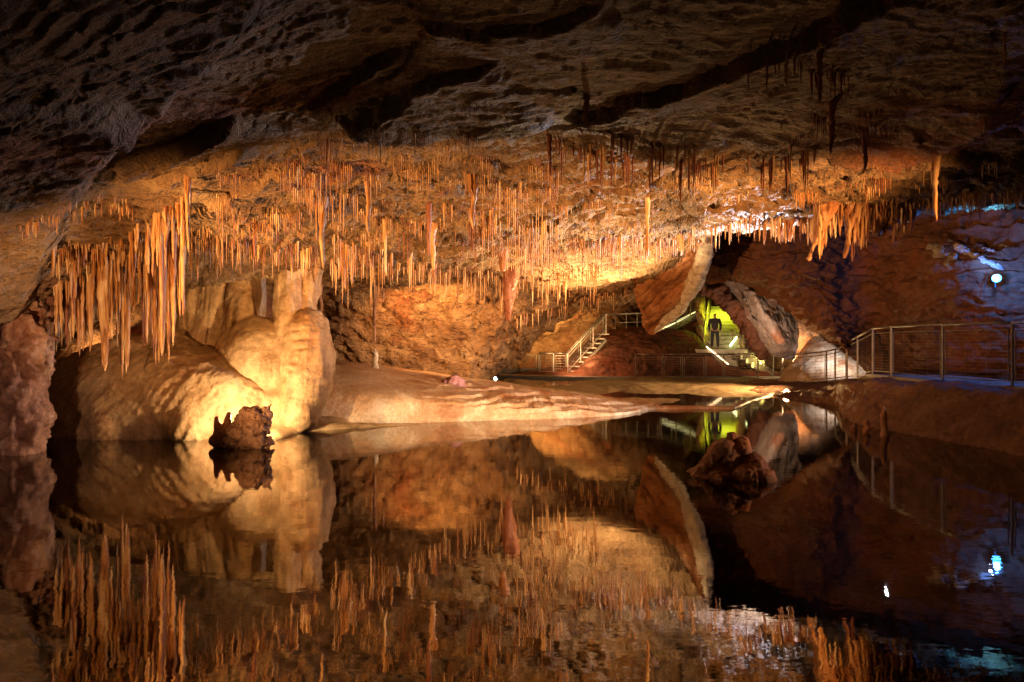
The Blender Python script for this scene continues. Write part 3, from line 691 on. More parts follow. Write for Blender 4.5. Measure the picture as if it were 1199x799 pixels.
WRP = wr.data; _co = np.empty(len(WRP.vertices)*3); WRP.vertices.foreach_get('co', _co); _co = _co.reshape(-1, 3)
_px = CX+_co[:, 0]/_co[:, 1]*F; _py = CY-(_co[:, 2]-H)/_co[:, 1]*F
def wall_d(px, py, off=0):
    k = np.argmin((_px-px)**2+(_py-py)**2+(_co[:, 1] > 17)*1e4); return _co[k, 1]+off
def PW(px, py, off=0): return P(px, py, wall_d(px, py, off))
# ------------------------------------------------------------------ rocks and formations in and over the lake
isl = blob('island_rock', [E(852, 545, 8.3, 26, .3, 30), ('cap', P(852, 545, 8.25), P(858, 510, 8.25), .2, .045), E(830, 562, 8.2, 34, .36, 15, (0, -20, 0)), ('cap', P(822, 560, 8.15), P(850, 526, 8.2), .12, .12), E(884, 552, 8.0, 12, .16, 20), E(893, 562, 7.9, 14, .18, 12), E(874, 562, 8.0, 20, .25, 18), E(886, 542, 8.05, 8, .12, 12), E(815, 566, 8.2, 22, .25, 8), E(868, 535, 8.2, 12, .18, 22)],
           .018, M['redrock'], smooth=3, disp=lambda c, n: .06*fbm(c[:, 0]*4.5, c[:, 1]*4.5, c[:, 2]*3, 5, seed=141, ridge=True, gain=.6)+.016*fbm(c[:, 0]*22, c[:, 1]*22, c[:, 2]*22, 3, seed=142))
tag(isl, 'reddish pointed rock standing alone in the open water', 'rock')
M['pitted'] = rock('pitted_rock', [(.3, (.12, .05, .03)), (.45, (.34, .19, .13)), (.7, (.56, .38, .3))], scale=7, bump=1, fine=24, bump_dist=.04, rough=(.4, .7), crack=.3)
rocks = blob('broken_rock', [E(296, 497, 10.25, 21, .16, 20), E(282, 507, 10.2, 14, .14, 14), E(307, 492, 10.27, 10, .12, 15), E(290, 518, 10.2, 30, .12, 12), ('cap', P(308, 490, 10.25), P(317, 474, 10.25), .06, .012), ('cap', P(280, 498, 10.2), P(285, 482, 10.2), .08, .03)], .014, M['pitted'], smooth=0,
             disp=lambda c, n: .07*fbm(c[:, 0]*6, c[:, 1]*6, c[:, 2]*6, 5, seed=151, ridge=True, gain=.65)-.05*sstep(.25, .5, fbm(c[:, 0]*9, c[:, 1]*9, c[:, 2]*9, 2, seed=153)))
tag(rocks, 'jagged pitted brown rock lying at the waterline in front of the glowing mound', 'rock')
spk = blob('broken_rock', [('cap', P(258, 518, 10.25), P(254, 490, 10.25), .13, .04), ('cap', P(263, 518, 10.25), P(268, 485, 10.25), .13, .035), ('cap', P(252, 516, 10.25), P(270, 516, 10.25), .1, .1)], .016, M['redrock'], smooth=1,
           disp=lambda c, n: .03*fbm(c[:, 0]*7, c[:, 1]*7, c[:, 2]*7, 3, seed=152))
tag(spk, 'two pronged dark rock shard left of the jagged rock', 'rock')
M['pink'] = rock('pink_crystal', [(.25, (.3, .12, .12)), (.5, (.5, .26, .3)), (.8, (.65, .45, .52))], scale=6, bump=1, fine=30, bump_dist=.03, rough=(.3, .6))
pk = blob('crystal_lump', [E(532, 451, 15.6, 12, .2, 10), E(523, 451, 15.6, 7, .15, 6)], .016, M['pink'], smooth=1, disp=lambda c, n: .05*fbm(c[:, 0]*9, c[:, 1]*9, c[:, 2]*9, 3, seed=155, ridge=True))
tag(pk, 'knobbly pink lilac crystal lump on the flowstone shelf', 'crystal lump')
stn = blob('dark_stone', [E(604, 489, 14.1, 7, .12, 4)], .012, M['greyrock'], smooth=1, disp=lambda c, n: .02*fbm(c[:, 0]*9, c[:, 1]*9, c[:, 2]*9, 3, seed=156)); tag(stn, 'small dark stone at the waterline of the shelf', 'stone')

M['pillar'] = rock('pinkish_pitted_rock', [(.3, (.12, .045, .025)), (.5, (.34, .17, .11)), (.72, (.58, .4, .3))], scale=2.5, bump=1, fine=12, bump_dist=.05, rough=(.4, .7))
items = []
for k in range(9):
    pxk = -95+k*15.5; items.append(('cap', PZ(pxk, -.4, 9.9+.2*math.sin(k*2.3)), PZ(pxk-6+4*math.sin(k), 2.5, 10.1), .17+.06*math.sin(k*1.7), .3+.05*math.cos(k*3)))
items.append(('cap', PZ(34, 1.25, 9.9), PZ(30, 1.9, 9.9), .12, .26))
lp = blob('rock_pillar', items, .03, M['pillar'], smooth=2, disp=lambda c, n: .22*fbm(c[:, 0]*5, c[:, 1]*5, c[:, 2]*2.2, 6, seed=161, ridge=True, gain=.62)-.1*sstep(.2, .5, fbm(c[:, 0]*6, c[:, 1]*6, c[:, 2]*3, 2, seed=163))+.02*fbm(c[:, 0]*14, c[:, 1]*14, c[:, 2]*9, 3, seed=162))
tag(lp, 'rugged pinkish brown rock pillar standing in the water at the left end of the chamber', 'rock pillar')

M['pale0'] = rock('pale_rock', [(.25, (.35, .3, .28)), (.5, (.55, .5, .46)), (.8, (.75, .72, .7))], scale=5, bump=1, fine=20, bump_dist=.04, rough=(.25, .5), spec=.7)
lp_ = [(1112, 285), (1124, 291), (1136, 297), (1148, 304), (1158, 307), (1166, 311), (1172, 316)]
lg = blob('rock_ledge', [('cap', PW(*a, .02), PW(*b, .02), .05+.02*(k % 2), .05+.02*((k+1) % 2)) for k, (a, b) in enumerate(zip(lp_, lp_[1:]))]+[('cap', PW(1152, 291, .05), PW(1165, 295, .05), .03, .02), ('cap', PW(1168, 288, .05), PW(1188, 291, .05), .03, .02)], .014, M['pale0'], smooth=0, disp=lambda c, n: .05*fbm(c[:, 0]*8, c[:, 1]*8, c[:, 2]*14, 5, seed=165, ridge=True, gain=.65))
tag(lg, 'thin pale rock ledge glinting just above the blue white floodlight', 'rock ledge')
late_blue()
lg = blob('rock_outcrop', [(PW(1106, 298, .1), (.2, .15, .1), (0, 45, 0)), (PW(1116, 305, .1), (.16, .14, .12), (0, -25, 0)), (PW(1096, 291, .05), (.12, .12, .05), (0, 20, 0))], .014, M['greyrock'], smooth=0, disp=lambda c, n: .14*fbm(c[:, 0]*5, c[:, 1]*5, c[:, 2]*5, 5, seed=166, ridge=True, gain=.65))
tag(lg, 'grey angular outcrop on the right wall left of the glinting ledge', 'rock outcrop')
# hanging fin with its pale rim
finr = [(826, 262, 15.6), (824, 296, 16.2), (812, 330, 17.3), (792, 362, 18.9), (766, 387, 20.2)]
finl = [(706, 296, 16.6), (738, 318, 17.6), (746, 345, 18.6), (752, 368, 19.6), (760, 389, 20.4)]
rowsF = []
for a, b in zip(finl, finr):
    rowsF.append([tuple(np.array(P(*a))*(1-t)+np.array(P(*b))*t+np.array((0, -.35*math.sin(math.pi*t)*(1 if a[1] < 380 else .2), 0))) for t in (0, .33, .66, 1)])
rowsF.insert(0, [(x, y, z+.5) for x, y, z in rowsF[0]])
V = net(rowsF, 240, 200); n = normals_grid(V); x, y, z = V[..., 0], V[..., 1], V[..., 2]
q = (x*.55-z*.35)
V = V+n*(.06*fbm(q*15, z*.7, 0, 3, seed=173, ridge=True)+.22*fbm(q*5+.4*fbm(x, y, z, 3, seed=3), z*.7+x*.4, 0, 4, seed=171, ridge=True)+.05*fbm(x*1.5, y*1.5, z*1.5, 3, seed=172))[..., None]
M['orange'] = rock('orange_drapery', [(.3, (.14, .045, .015)), (.5, (.36, .15, .055)), (.72, (.54, .3, .14))], scale=2, aniso=(1, 1, .4), bump=.6, fine=12, bump_dist=.04, rough=(.3, .6))
root = empty('hanging_fin', P(790, 300, 16.5)); tag(root, 'large orange rock fin hanging to a point with a pale glittering right rim', 'rock fin')
me = mesh_np('curtain', V.reshape(-1, 3)-np.array(root.location), grid_faces(240, 200)); fo = link('curtain', me, M['orange'], root)
md = fo.modifiers.new('t', 'SOLIDIFY'); md.thickness = .28; md.offset = 0
M['pale'] = rock('pale_glittering_calcite', [(.3, (.32, .24, .16)), (.46, (.6, .5, .38)), (.66, (.85, .78, .66))], scale=5, bump=1, fine=25, bump_dist=.04, rough=(.25, .5), spec=.7)
rr = [.1, .2, .23, .19, .08]
blob('rim', [('cap', PV(*a)+Vector((.0, -.12, 0)), PV(*b)+Vector((0, -.12, 0)), ra, rb) for a, b, ra, rb in zip(finr, finr[1:], rr, rr[1:])], .035, M['pale'], parent=root, smooth=2,
     disp=lambda c, n: .05*fbm(c[:, 0]*5, c[:, 1]*5, c[:, 2]*5, 4, seed=175, ridge=True))

# drapery bosses hanging over the walkway side
def drape(label, items, seed, mat='orange', name='hanging_drapery', vox=.02, amp=.05):
    o = blob(name, items, vox, M[mat], smooth=2, disp=lambda c, n: amp*fbm(c[:, 0]*9, c[:, 1]*9, c[:, 2]*1.1, 3, seed=seed, ridge=True)*(1-np.abs(n[:, 2])*.7)+.03*fbm(c[:, 0]*2, c[:, 1]*2, c[:, 2]*2, 4, seed=seed+1))
    return tag(o, label, 'drapery')
dD = 10.9
def strands(p0, p1, n, l0, l1, d, r0=1.3, r1=2.6):
    for k in range(n):
        t = (k+rng.random())/n; x = p0[0]+(p1[0]-p0[0])*t+rng.normal()*2; y = p0[1]+(p1[1]-p0[1])*t+rng.normal()*2; dd = d+rng.uniform(-.15, .15); q = P(x, y, dd)
        HANG.append(dict(x=q[0], y=q[1], z=q[2]+.12, L=rng.uniform(l0, l1)/F*dd+.12, r=rng.uniform(r0, r1)/F*dd, zone=10, red=int(rng.random() < .2), px=x, py=y))
HANG = []
def bundle(px0, py0, px1, py1, d, w, n, seed):
    rs = np.random.default_rng(seed); out = []
    for k in range(n):
        t = (k+.5)/n; o = (t-.5)*w; l = .45+.55*(1-abs(t-.55)*1.5)*rs.uniform(.75, 1.0)
        top = P(px0+o+rs.normal()*2, py0, d+rs.uniform(-.2, .2)); bx = px0+o*.8+(px1-px0-o*.8)*l; by = py0+(py1-py0)*l
        bot = P(bx, by, d+rs.uniform(-.12, .12)); mid = P(px0*.5+bx*.5+o*.1, py0*.45+by*.55, d+rs.uniform(-.15, .1))
        r0 = rs.uniform(.07, .15); out += [('cap', top, mid, r0*1.5, r0), ('cap', mid, bot, r0, .022)]
    return out
drape('long narrow orange drapery tapering to the lowest left point above the walkway', [('cap', P(985, 185, dD), P(977, 225, dD), .5, .22), ('cap', P(978, 225, dD), P(960, 262, dD), .13, .06), ('cap', P(960, 262, dD), P(948, 304, dD), .055, .015)]+bundle(982, 205, 953, 290, dD-.1, 44, 9, 3)+bundle(972, 205, 962, 262, dD-.2, 30, 5, 4), 181)
drape('club shaped orange drapery hanging beside the long narrow one', [('cap', P(1005, 190, dD+.2), P(1008, 235, dD+.2), .45, .17), ('cap', P(1008, 235, dD+.2), P(998, 268, dD+.2), .1, .08), ('cap', P(998, 268, dD+.2), P(989, 302, dD+.2), .075, .02)]+bundle(1003, 215, 992, 290, dD, 40, 8, 5), 185)
drape('broad dark orange boss with a fringe right of the two long draperies', [('cap', P(1020, 200, 11.3), P(1030, 248, 11.3), .55, .36), ('cap', P(1030, 248, 11.3), P(1026, 268, 11.2), .2, .05), ('cap', P(1040, 215, 11.4), P(1065, 242, 11.5), .5, .2)]+bundle(1030, 225, 1028, 278, 11.1, 44, 8, 6)+bundle(1068, 225, 1066, 262, 11.3, 36, 7, 7), 188)
drape('rounded amber bulge tucked under the ceiling left of the long draperies', [E(925, 240, 12.4, 28, .5, 18), E(948, 232, 12.2, 22, .5, 22)]+bundle(928, 232, 924, 274, 12.2, 40, 8, 8), 190)
drape('thin iron red flake hanging below the dark slab edge', [('cap', P(903, 168, 9.2), P(884, 196, 9.1), .13, .12), ('cap', P(903, 168, 9.2), P(880, 180, 9.1), .12, .1)], 192, 'stal_red', 'rock_flake')
drape('squat red knob on the ceiling above the blue lamp', [E(1087, 172, 8.6, 13, .2, 9)], 193, 'stal_red', 'drapery_knob')
drape('slender red brown drapery blade under the middle ceiling', [('cap', P(600, 300, 15.5), P(597, 345, 15.8), .22, .12), ('cap', P(597, 340, 15.8), P(595, 374, 16), .16, .06)], 194, 'stal_red')
drape('short orange drapery near the centre of the ceiling', [('cap', P(590, 262, 13.5), P(589, 315, 13.5), .2, .06)], 196)

# ------------------------------------------------------------------ stalactites
def stal_geo(L_, r, seed, sides=7, ringn=9, flare=1.6):
    rs = np.random.default_rng(seed)
    t = np.linspace(0, 1, ringn)
    prof = r*(1-.55*t)*(1+.12*rs.standard_normal(ringn)); prof[0] *= flare; prof[1] *= 1+.2*(flare-1); prof[-1] = r*.08; prof[-2] *= .8
    bend = np.cumsum(rs.standard_normal((ringn, 2))*r*.12, 0)
    a = 2*np.pi*np.arange(sides)/sides+rs.random()*6
    V = np.stack([bend[:, 0:1]+prof[:, None]*np.cos(a)[None], bend[:, 1:2]+prof[:, None]*np.sin(a)[None], np.repeat(-t[:, None]*L_, sides, 1)], 2)
    V[0, :, 2] += .1+r*3
    V[..., :2] *= 1+.12*rs.standard_normal((ringn, sides))[..., None]*.6
    V = V.reshape(-1, 3)
    F_ = []
    for i in range(ringn-1):
        for j in range(sides):
            k = (j+1) % sides; F_.append((i*sides+j, (i+1)*sides+j, (i+1)*sides+k, i*sides+k))
    return V, np.array(F_)
STAL = []   # dict(x,y,z,L,r,zone,red)
def add_at(px, pyb, tip_len_px, rpx, zone, red=0, d=None):
    i, j = ceil_hit(px, pyb) if d is None else (int(np.clip(np.searchsorted(D[:, int(np.searchsorted(pxs, px))], d), 0, nr-1)), int(np.searchsorted(pxs, px)))
    x, y, z = Vc[i, j]
    STAL.append(dict(x=x, y=y, z=z, L=tip_len_px/F*y, r=rpx/F*y, zone=zone, red=red, px=px, py=pyb))
    STAL[-1]['r'] *= 1 if zone == 0 else (.75 if zone == 2 else .62)
from math import exp
def inpoly(x, y, p):
    c = False; n = len(p)
    for i in range(n):
        x1, y1 = p[i]; x2, y2 = p[(i+1) % n]
        if (y1 > y) != (y2 > y) and x < (x2-x1)*(y-y1)/(y2-y1)+x1: c = not c
    return c
def scatter(poly, n, lmin, lmax, zone, rmin=.9, rmax=2.2, clump=.5, red=.08, sc_=.035, power=2.2):
    xs = [p[0] for p in poly]; ys = [p[1] for p in poly]; k = 0; tries = 0
    while k < n and tries < n*20:
        tries += 1
        x = rng.uniform(min(xs), max(xs)); y = rng.uniform(min(ys), max(ys))
        if not inpoly(x, y, poly): continue
        q = float(fbm(np.array([x*.03]), np.array([y*.07]), np.array([zone*1.0]), 3, seed=200)[0])
        if q < (clump-.5)*.8+rng.normal()*.1: continue
        # a row of stalactites growing along one drip line
        m = int(rng.integers(2, 15)) if rng.random() < .75 else 1
        L0 = (lmin+(lmax-lmin)*rng.random()**power)*(.55+.5*max(0, q+.3)); ang = rng.normal()*.28+.05; sp = rng.uniform(1.6, 3.8)
        isred = rng.random() < red*1.2
        for u in range(m):
            t = (u-m/2)*sp
            l = L0*rng.uniform(.25, 1.0)*(1-.6*abs(u-m/2)/(m/2+.5))+1.5
            if rng.random() < .06: l *= 1.7
            add_at(x+t*math.cos(ang)+rng.normal()*.4, y+t*math.sin(ang)+rng.normal()*1.0, l, rng.uniform(rmin, rmax)*(.4+.45*min(1, l/lmax*1.3)), zone, int(isred or rng.random() < .05)); k += 1
def along(pts, n, lmin, lmax, zone, rmin=1, rmax=2.2, jit=3, red=.08, power=1.5):
    p = np.array(pts, float); seg = np.hypot(*(p[1:]-p[:-1]).T); cum = np.r_[0, np.cumsum(seg)]
    for _ in range(n):
        s = rng.uniform(0, cum[-1]); k = min(np.searchsorted(cum, s, 'right')-1, len(seg)-1); t = (s-cum[k])/seg[k]
        x, y = p[k]*(1-t)+p[k+1]*t; l = lmin+(lmax-lmin)*rng.random()**power
        add_at(x+rng.normal()*1.5, y+rng.normal()*jit, l, rng.uniform(rmin, rmax)*(.7+.5*l/lmax), zone, int(rng.random() < red))
ZONES = {
 1: 'amber stalactite in the dense fringe over the middle of the lake', 2: 'long orange stalactite in the fringe over the left mound',
 3: 'pale stalactite on the ledge above the left rock pillar', 4: 'dark red stalactite hanging from the shadowed slab edge',
 5: 'brown stalactite in the band above the walkway', 6: 'thin white stalactite on the lilac ceiling rim beside the fin',
 7: 'small tan stalactite scattered on the dim ceiling near the viewer', 8: 'short straw stalactite on the ceiling over the back shelf',
 9: 'slim stalactite fringing the ceiling above the column'}
# middle fringes
scatter([(380, 150), (560, 155), (640, 185), (740, 225), (760, 265), (720, 300), (600, 310), (480, 300), (400, 300), (370, 230)], 1250, 7, 78, 1, .7, 2.6, .47, .12)
scatter([(230, 215), (380, 175), (380, 290), (330, 290), (200, 290), (180, 250)], 620, 5, 56, 9, .7, 2.5, .47, .1)
scatter([(480, 285), (600, 290), (760, 270), (740, 320), (640, 335), (560, 330), (470, 315)], 520, 8, 46, 8, .7, 2.2, .42, .05)
along([(385, 305), (420, 300), (470, 305), (540, 318), (600, 328), (660, 325), (700, 315)], 190, 8, 34, 8, .8, 2, 4)
along([(600, 372), (640, 362), (680, 350), (735, 340)], 70, 4, 18, 8, .7, 1.5, 2)
along([(200, 292), (260, 288), (320, 290), (375, 292)], 120, 8, 36, 9, .8, 2.2, 4)
# left fringe
for px_ in np.sort(rng.uniform(62, 215, 150)):
    base = np.interp(px_, [60, 100, 160, 215], [345, 325, 308, 270])
    tip = np.interp(px_, [60, 90, 110, 150, 165, 200, 215], [392, 410, 425, 428, 425, 412, 370])
    k = rng.random()**1.3
    add_at(px_, base+rng.normal()*10, (tip-base)*(.12+.88*k)+4, rng.uniform(1.2, 3.0)+2.0*k*rng.random(), 2, int(rng.random() < .15))
along([(-10, 398), (20, 385), (60, 368), (100, 345), (130, 330)], 120, 10, 46, 3, 1.2, 2.4, 6)
along([(60, 300), (100, 290), (150, 300), (190, 275)], 110, 8, 38, 3, 1.2, 3, 4)
along([(150, 275), (190, 250), (215, 235), (222, 215)], 60, 15, 60, 2, 1.5, 3, 5)
along([(20, 270), (60, 250), (110, 235), (160, 240)], 70, 4, 18, 3, 1, 2, 4)
along([(70, 290), (140, 282), (230, 268), (330, 262)], 110, 5, 20, 9, .9, 1.8, 3)
# slab edge rows
along([(640, 165), (700, 178), (760, 186), (820, 190), (900, 188), (960, 175)], 70, 12, 50, 4, 1.4, 3.2, 4, .75)
along([(700, 150), (760, 168), (850, 186)], 25, 8, 30, 4, 1.2, 2.6, 3, .7)
along([(870, 60), (930, 70), (960, 90), (1000, 80)], 26, 8, 34, 4, 1.2, 2.6, 7, .6)
scatter([(900, 120), (1020, 100), (1060, 160), (1040, 200), (940, 200)], 110, 10, 46, 4, 1.2, 3, .4, .6)
# right band
scatter([(800, 195), (1060, 190), (1199, 180), (1199, 235), (1100, 245), (960, 240), (820, 225)], 330, 6, 36, 5, .9, 2.4, .42, .2)
along([(1060, 238), (1110, 236), (1150, 230), (1199, 226)], 110, 4, 18, 5, .9, 1.8, 2)
scatter([(1000, 60), (1199, 20), (1199, 150), (1020, 150)], 60, 5, 40, 7, .9, 2, .5, .3)
# lilac rim
along([(745, 290), (790, 277), (830, 268), (870, 258), (930, 262)], 130, 5, 24, 6, .7, 1.7, 2)
along([(620, 290), (700, 285), (760, 276)], 90, 5, 20, 6, .7, 1.6, 4)
# dim near ceiling
scatter([(380, 60), (620, 60), (640, 150), (400, 150)], 50, 4, 22, 7, .8, 2, .5, .2)
scatter([(200, 150), (380, 120), (380, 210), (240, 220)], 90, 4, 30, 9, .8, 2, .5, .2)
NOTABLE = [  # px, base py, length px, radius px, label
 (380, 232, 82, 4.4, 'thick ribbed rust stalactite, the stoutest in the fringe left of centre'),
 (297, 262, 38, 2.6, 'dark brown stalactite above the niche of the column'),
 (685, 112, 38, 4.0, 'lone tan cone stalactite hanging beside the dark ceiling crack'),
 (642, 158, 46, 2.8, 'dark red stalactite at the left end of the slab edge'),
 (757, 232, 64, 2.6, 'long straight amber stalactite just left of the pale ceiling rim'),
 (500, 238, 60, 3.0, 'dark upright stalactite in the middle fringe'),
 (448, 255, 62, 2.4, 'slim brown stalactite hanging lowest left of the middle fringe'),
 (1093, 188, 58, 3.4, 'single amber stalactite hanging below the squat red knob'),
 (1174, 38, 46, 1.6, 'thin pale stalactite high over the blue lamp'),
 (959, 62, 56, 3.6, 'dark red stalactite hanging from the shadowed ceiling above the draperies'),
 (974, 120, 60, 4.6, 'broad dark red stalactite at the centre of the slab edge'),
 (1012, 150, 48, 3.6, 'black red stalactite just right of the draperies'),
 (119, 315, 118, 6.0, 'thickest orange stalactite in the long left fringe'),
 (150, 318, 110, 5.0, 'blunt orange stalactite left of the longest pair'),
 (192, 280, 132, 4.4, 'longest rust stalactite at the right end of the left fringe'),
 (203, 270, 120, 3.0, 'slim rust stalactite behind the longest one of the left fringe'),
 (505, 262, 52, 4.6, 'stout ribbed stalactite low in the middle fringe, wider than those around it'),
 (552, 205, 58, 4.4, 'stout red brown stalactite high in the middle fringe'),
 (430, 215, 56, 4.0, 'stout ochre stalactite right of the stoutest rust one'),
 (183, 300, 95, 5.4, 'wide pale stalactite in the left fringe')]
strands((990, 222), (957, 262), 40, 10, 46, dD-.1); strands((1022, 232), (996, 262), 34, 8, 46, dD); strands((1010, 242), (1066, 246), 48, 6, 40, 11.1)
strands((905, 250), (955, 246), 34, 8, 42, 12.2); strands((960, 205), (1050, 215), 50, 10, 52, 10.6); strands((880, 200), (960, 205), 20, 6, 28, 11.2)
ZONES[10] = 'slender orange stalactite hanging among the draperies above the walkway'
STAL += HANG
nt_start = len(STAL)
for q in NOTABLE:
    add_at(q[0], q[1], q[2], q[3], 0, 0); STAL[-1]['label'] = q[4]
    STAL[-1]['red'] = int('dark' in q[4] or 'black' in q[4])
order = sorted(range(nt_start), key=lambda i: -STAL[i]['L']*STAL[i]['r']/STAL[i]['y']**2)
single = set(order[:300-len(NOTABLE)]) | set(range(nt_start, len(STAL)))
bulk = {0: ([], []), 1: ([], [])}; off = {0: 0, 1: 0}
for i, s_ in enumerate(STAL):
    if i in single:
        V, F_ = stal_geo(s_['L'], s_['r'], i, 9, 14)
        o = link('stalactite', mesh_np('stalactite', V, F_), M['stal_red'] if s_['red'] else M['stal'])
        o.location = (s_['x'], s_['y'], s_['z'])
        lab = s_.get('label') or ZONES[s_['zone']]
        if s_['red'] and not s_.get('label') and s_['zone'] != 4: lab = lab.replace('amber', 'rusty').replace('orange', 'rusty').replace('pale', 'rusty').replace('brown', 'rusty')
        tag(o, lab, 'stalactite', 'stalactites hanging from the cave ceiling')
    else:
        V, F_ = stal_geo(s_['L'], s_['r'], i, 6, 7)
        V = V+np.array((s_['x'], s_['y'], s_['z'])); c = s_['red']
        bulk[c][0].append(V); bulk[c][1].append(F_+off[c]); off[c] += len(V)
Vb = np.concatenate(bulk[0][0]+bulk[1][0]); Fb = np.concatenate(bulk[0][1]+[f+off[0] for f in bulk[1][1]])
bo = link('stalactite_fringe', mesh_np('stalactite_fringe', Vb, Fb), M['stal']); bo.data.materials.append(M['stal_red'])
nf0 = sum(len(f) for f in bulk[0][1]); mi = np.zeros(len(Fb), np.int32); mi[nf0:] = 1; bo.data.polygons.foreach_set('material_index', mi)
tag(bo, 'countless small straw stalactites covering the ceiling', 'stalactites', kind='stuff')
def single_stal(p, L_, r, label, mat='stal', up=False, name='stalactite', cat='stalactite', group=None, seed=5):
    V, F_ = stal_geo(L_, r, seed, 9, 14, 1.3)
    if up: V[:, 2] *= -1; F_ = F_[:, ::-1]
    o = link(name, mesh_np(name, V, F_), M[mat]); o.location = p; tag(o, label, cat, group); return o
single_stal(P(440, 312, 16.3), 2.0, .055, 'very long thin stalactite almost meeting the white stump on the shelf', 'pillar', seed=11)
single_stal(P(449, 312, 16.6), .9, .05, 'grey straw stalactite right of the very long thin one', 'pillar', seed=12)
single_stal(P(375, 345, 16.6), .8, .05, 'grey stalactite just right of the column', 'pillar', seed=13)
single_stal(P(440, 428, 16.4), .42, .09, 'white stump stalagmite on the shelf below the very long stalactite', 'pale', True, 'stalagmite', 'stalagmite', None, 14)
SG = 'stalagmites standing in the water by the clay bank'
single_stal(PZ(1036, -.15, 11.4), .68, .085, 'taller orange stalagmite standing in the water by the clay bank', 'orange', True, 'stalagmite', 'stalagmite', SG, 21)
single_stal(PZ(1012, -.15, 11.9), .4, .08, 'shorter orange stalagmite left of the taller one by the clay bank', 'orange', True, 'stalagmite', 'stalagmite', SG, 22)
single_stal(PZ(1002, -.15, 12.2), .3, .08, 'shortest brown stalagmite at the left by the clay bank', 'redrock', True, 'stalagmite', 'stalagmite', SG, 23)

# ------------------------------------------------------------------ visitor on the green stairs
def person(loc, h=1.72):
    M['skin'] = plain('skin', (.45, .28, .2), rough=.6, noise=.03); M['hair'] = plain('dark_hair', (.02, .015, .012), rough=.7)
    M['jacket'] = plain('dark_jacket', (.03, .03, .05), rough=.8); M['jeans'] = plain('dark_jeans', (.03, .04, .07), rough=.8)
    s = h/1.75; root = empty('person', loc); tag(root, 'person in a dark jacket and jeans standing on the green lit stairs', 'person')
    def skin(name, nodes, edges, mat, sub=2):
        me = bpy.data.meshes.new(name); me.from_pydata([tuple(c*s for c in n[:3]) for n in nodes], edges, [])
        o = bpy.data.objects.new(name, me); col.objects.link(o)
        o.modifiers.new('k', 'SKIN'); 
        if not me.skin_vertices: 
            bm = bmesh.new(); bm.from_mesh(me); bm.verts.layers.skin.verify(); bm.to_mesh(me); bm.free()
        for i, n in enumerate(nodes):
            v = me.skin_vertices[0].data[i]; v.radius = (n[3]*s, n[4]*s if len(n) > 4 else n[3]*s); v.use_root = (i == 0)
        sb = o.modifiers.new('s', 'SUBSURF'); sb.levels = sub; sb.render_levels = sub
        dg = bpy.context.evaluated_depsgraph_get(); dg.update()
        m2 = bpy.data.meshes.new_from_object(o.evaluated_get(dg)); m2.name = name
        bpy.data.objects.remove(o); m2.materials.clear()
        return link(name, m2, mat, root)
    body = [(0, 0, .95, .13, .1), (0, 0, 1.15, .13, .1), (0, 0, 1.38, .15, .1), (0, 0, 1.48, .07), (0, .0, 1.55, .05), (0, -.005, 1.63, .08, .09), (0, 0, 1.7, .07),
            (-.1, 0, .88, .09), (-.13, 0, .48, .065), (-.15, .01, .08, .045), (-.15, -.1, .03, .04),
            (.1, 0, .88, .09), (.12, -.02, .48, .065), (.14, .0, .08, .045), (.14, -.1, .03, .04),
            (-.21, 0, 1.4, .06), (-.27, .02, 1.12, .045), (-.24, -.08, .88, .032), (-.23, -.1, .80, .03),
            (.21, 0, 1.4, .06), (.27, .02, 1.12, .045), (.24, -.08, .88, .032), (.23, -.1, .80, .03)]
    ed = [(0, 1), (1, 2), (2, 3), (3, 4), (4, 5), (5, 6), (0, 7), (7, 8), (8, 9), (9, 10), (0, 11), (11, 12), (12, 13), (13, 14), (2, 15), (15, 16), (16, 17), (17, 18), (2, 19), (19, 20), (20, 21), (21, 22)]
    skin('body', body, ed, M['skin'])
    skin('jacket', [(0, 0, .86, .17, .12), (0, 0, 1.15, .165, .125), (0, 0, 1.38, .17, .12), (0, 0, 1.47, .09, .09), (-.21, 0, 1.41, .08), (-.275, .02, 1.12, .065), (-.24, -.07, .89, .05), (.21, 0, 1.41, .08), (.275, .02, 1.12, .065), (.24, -.07, .89, .05)],
         [(0, 1), (1, 2), (2, 3), (2, 4), (4, 5), (5, 6), (2, 7), (7, 8), (8, 9)], M['jacket'])
    skin('trousers', [(0, 0, .95, .15, .115), (-.1, 0, .84, .105), (-.13, 0, .48, .08), (-.15, .01, .09, .065), (.1, 0, .84, .105), (.12, -.02, .48, .08), (.14, 0, .09, .065)], [(0, 1), (1, 2), (2, 3), (0, 4), (4, 5), (5, 6)], M['jeans'])
    skin('hair', [(0, .015, 1.66, .085, .095), (0, .01, 1.71, .075, .085)], [(0, 1)], M['hair'])
    return root
pr = person((P(837, 408, 30.4)[0], 30.4, P(840, 411, 30.4)[2]+.08)); pr.rotation_euler.z = math.radians(165)
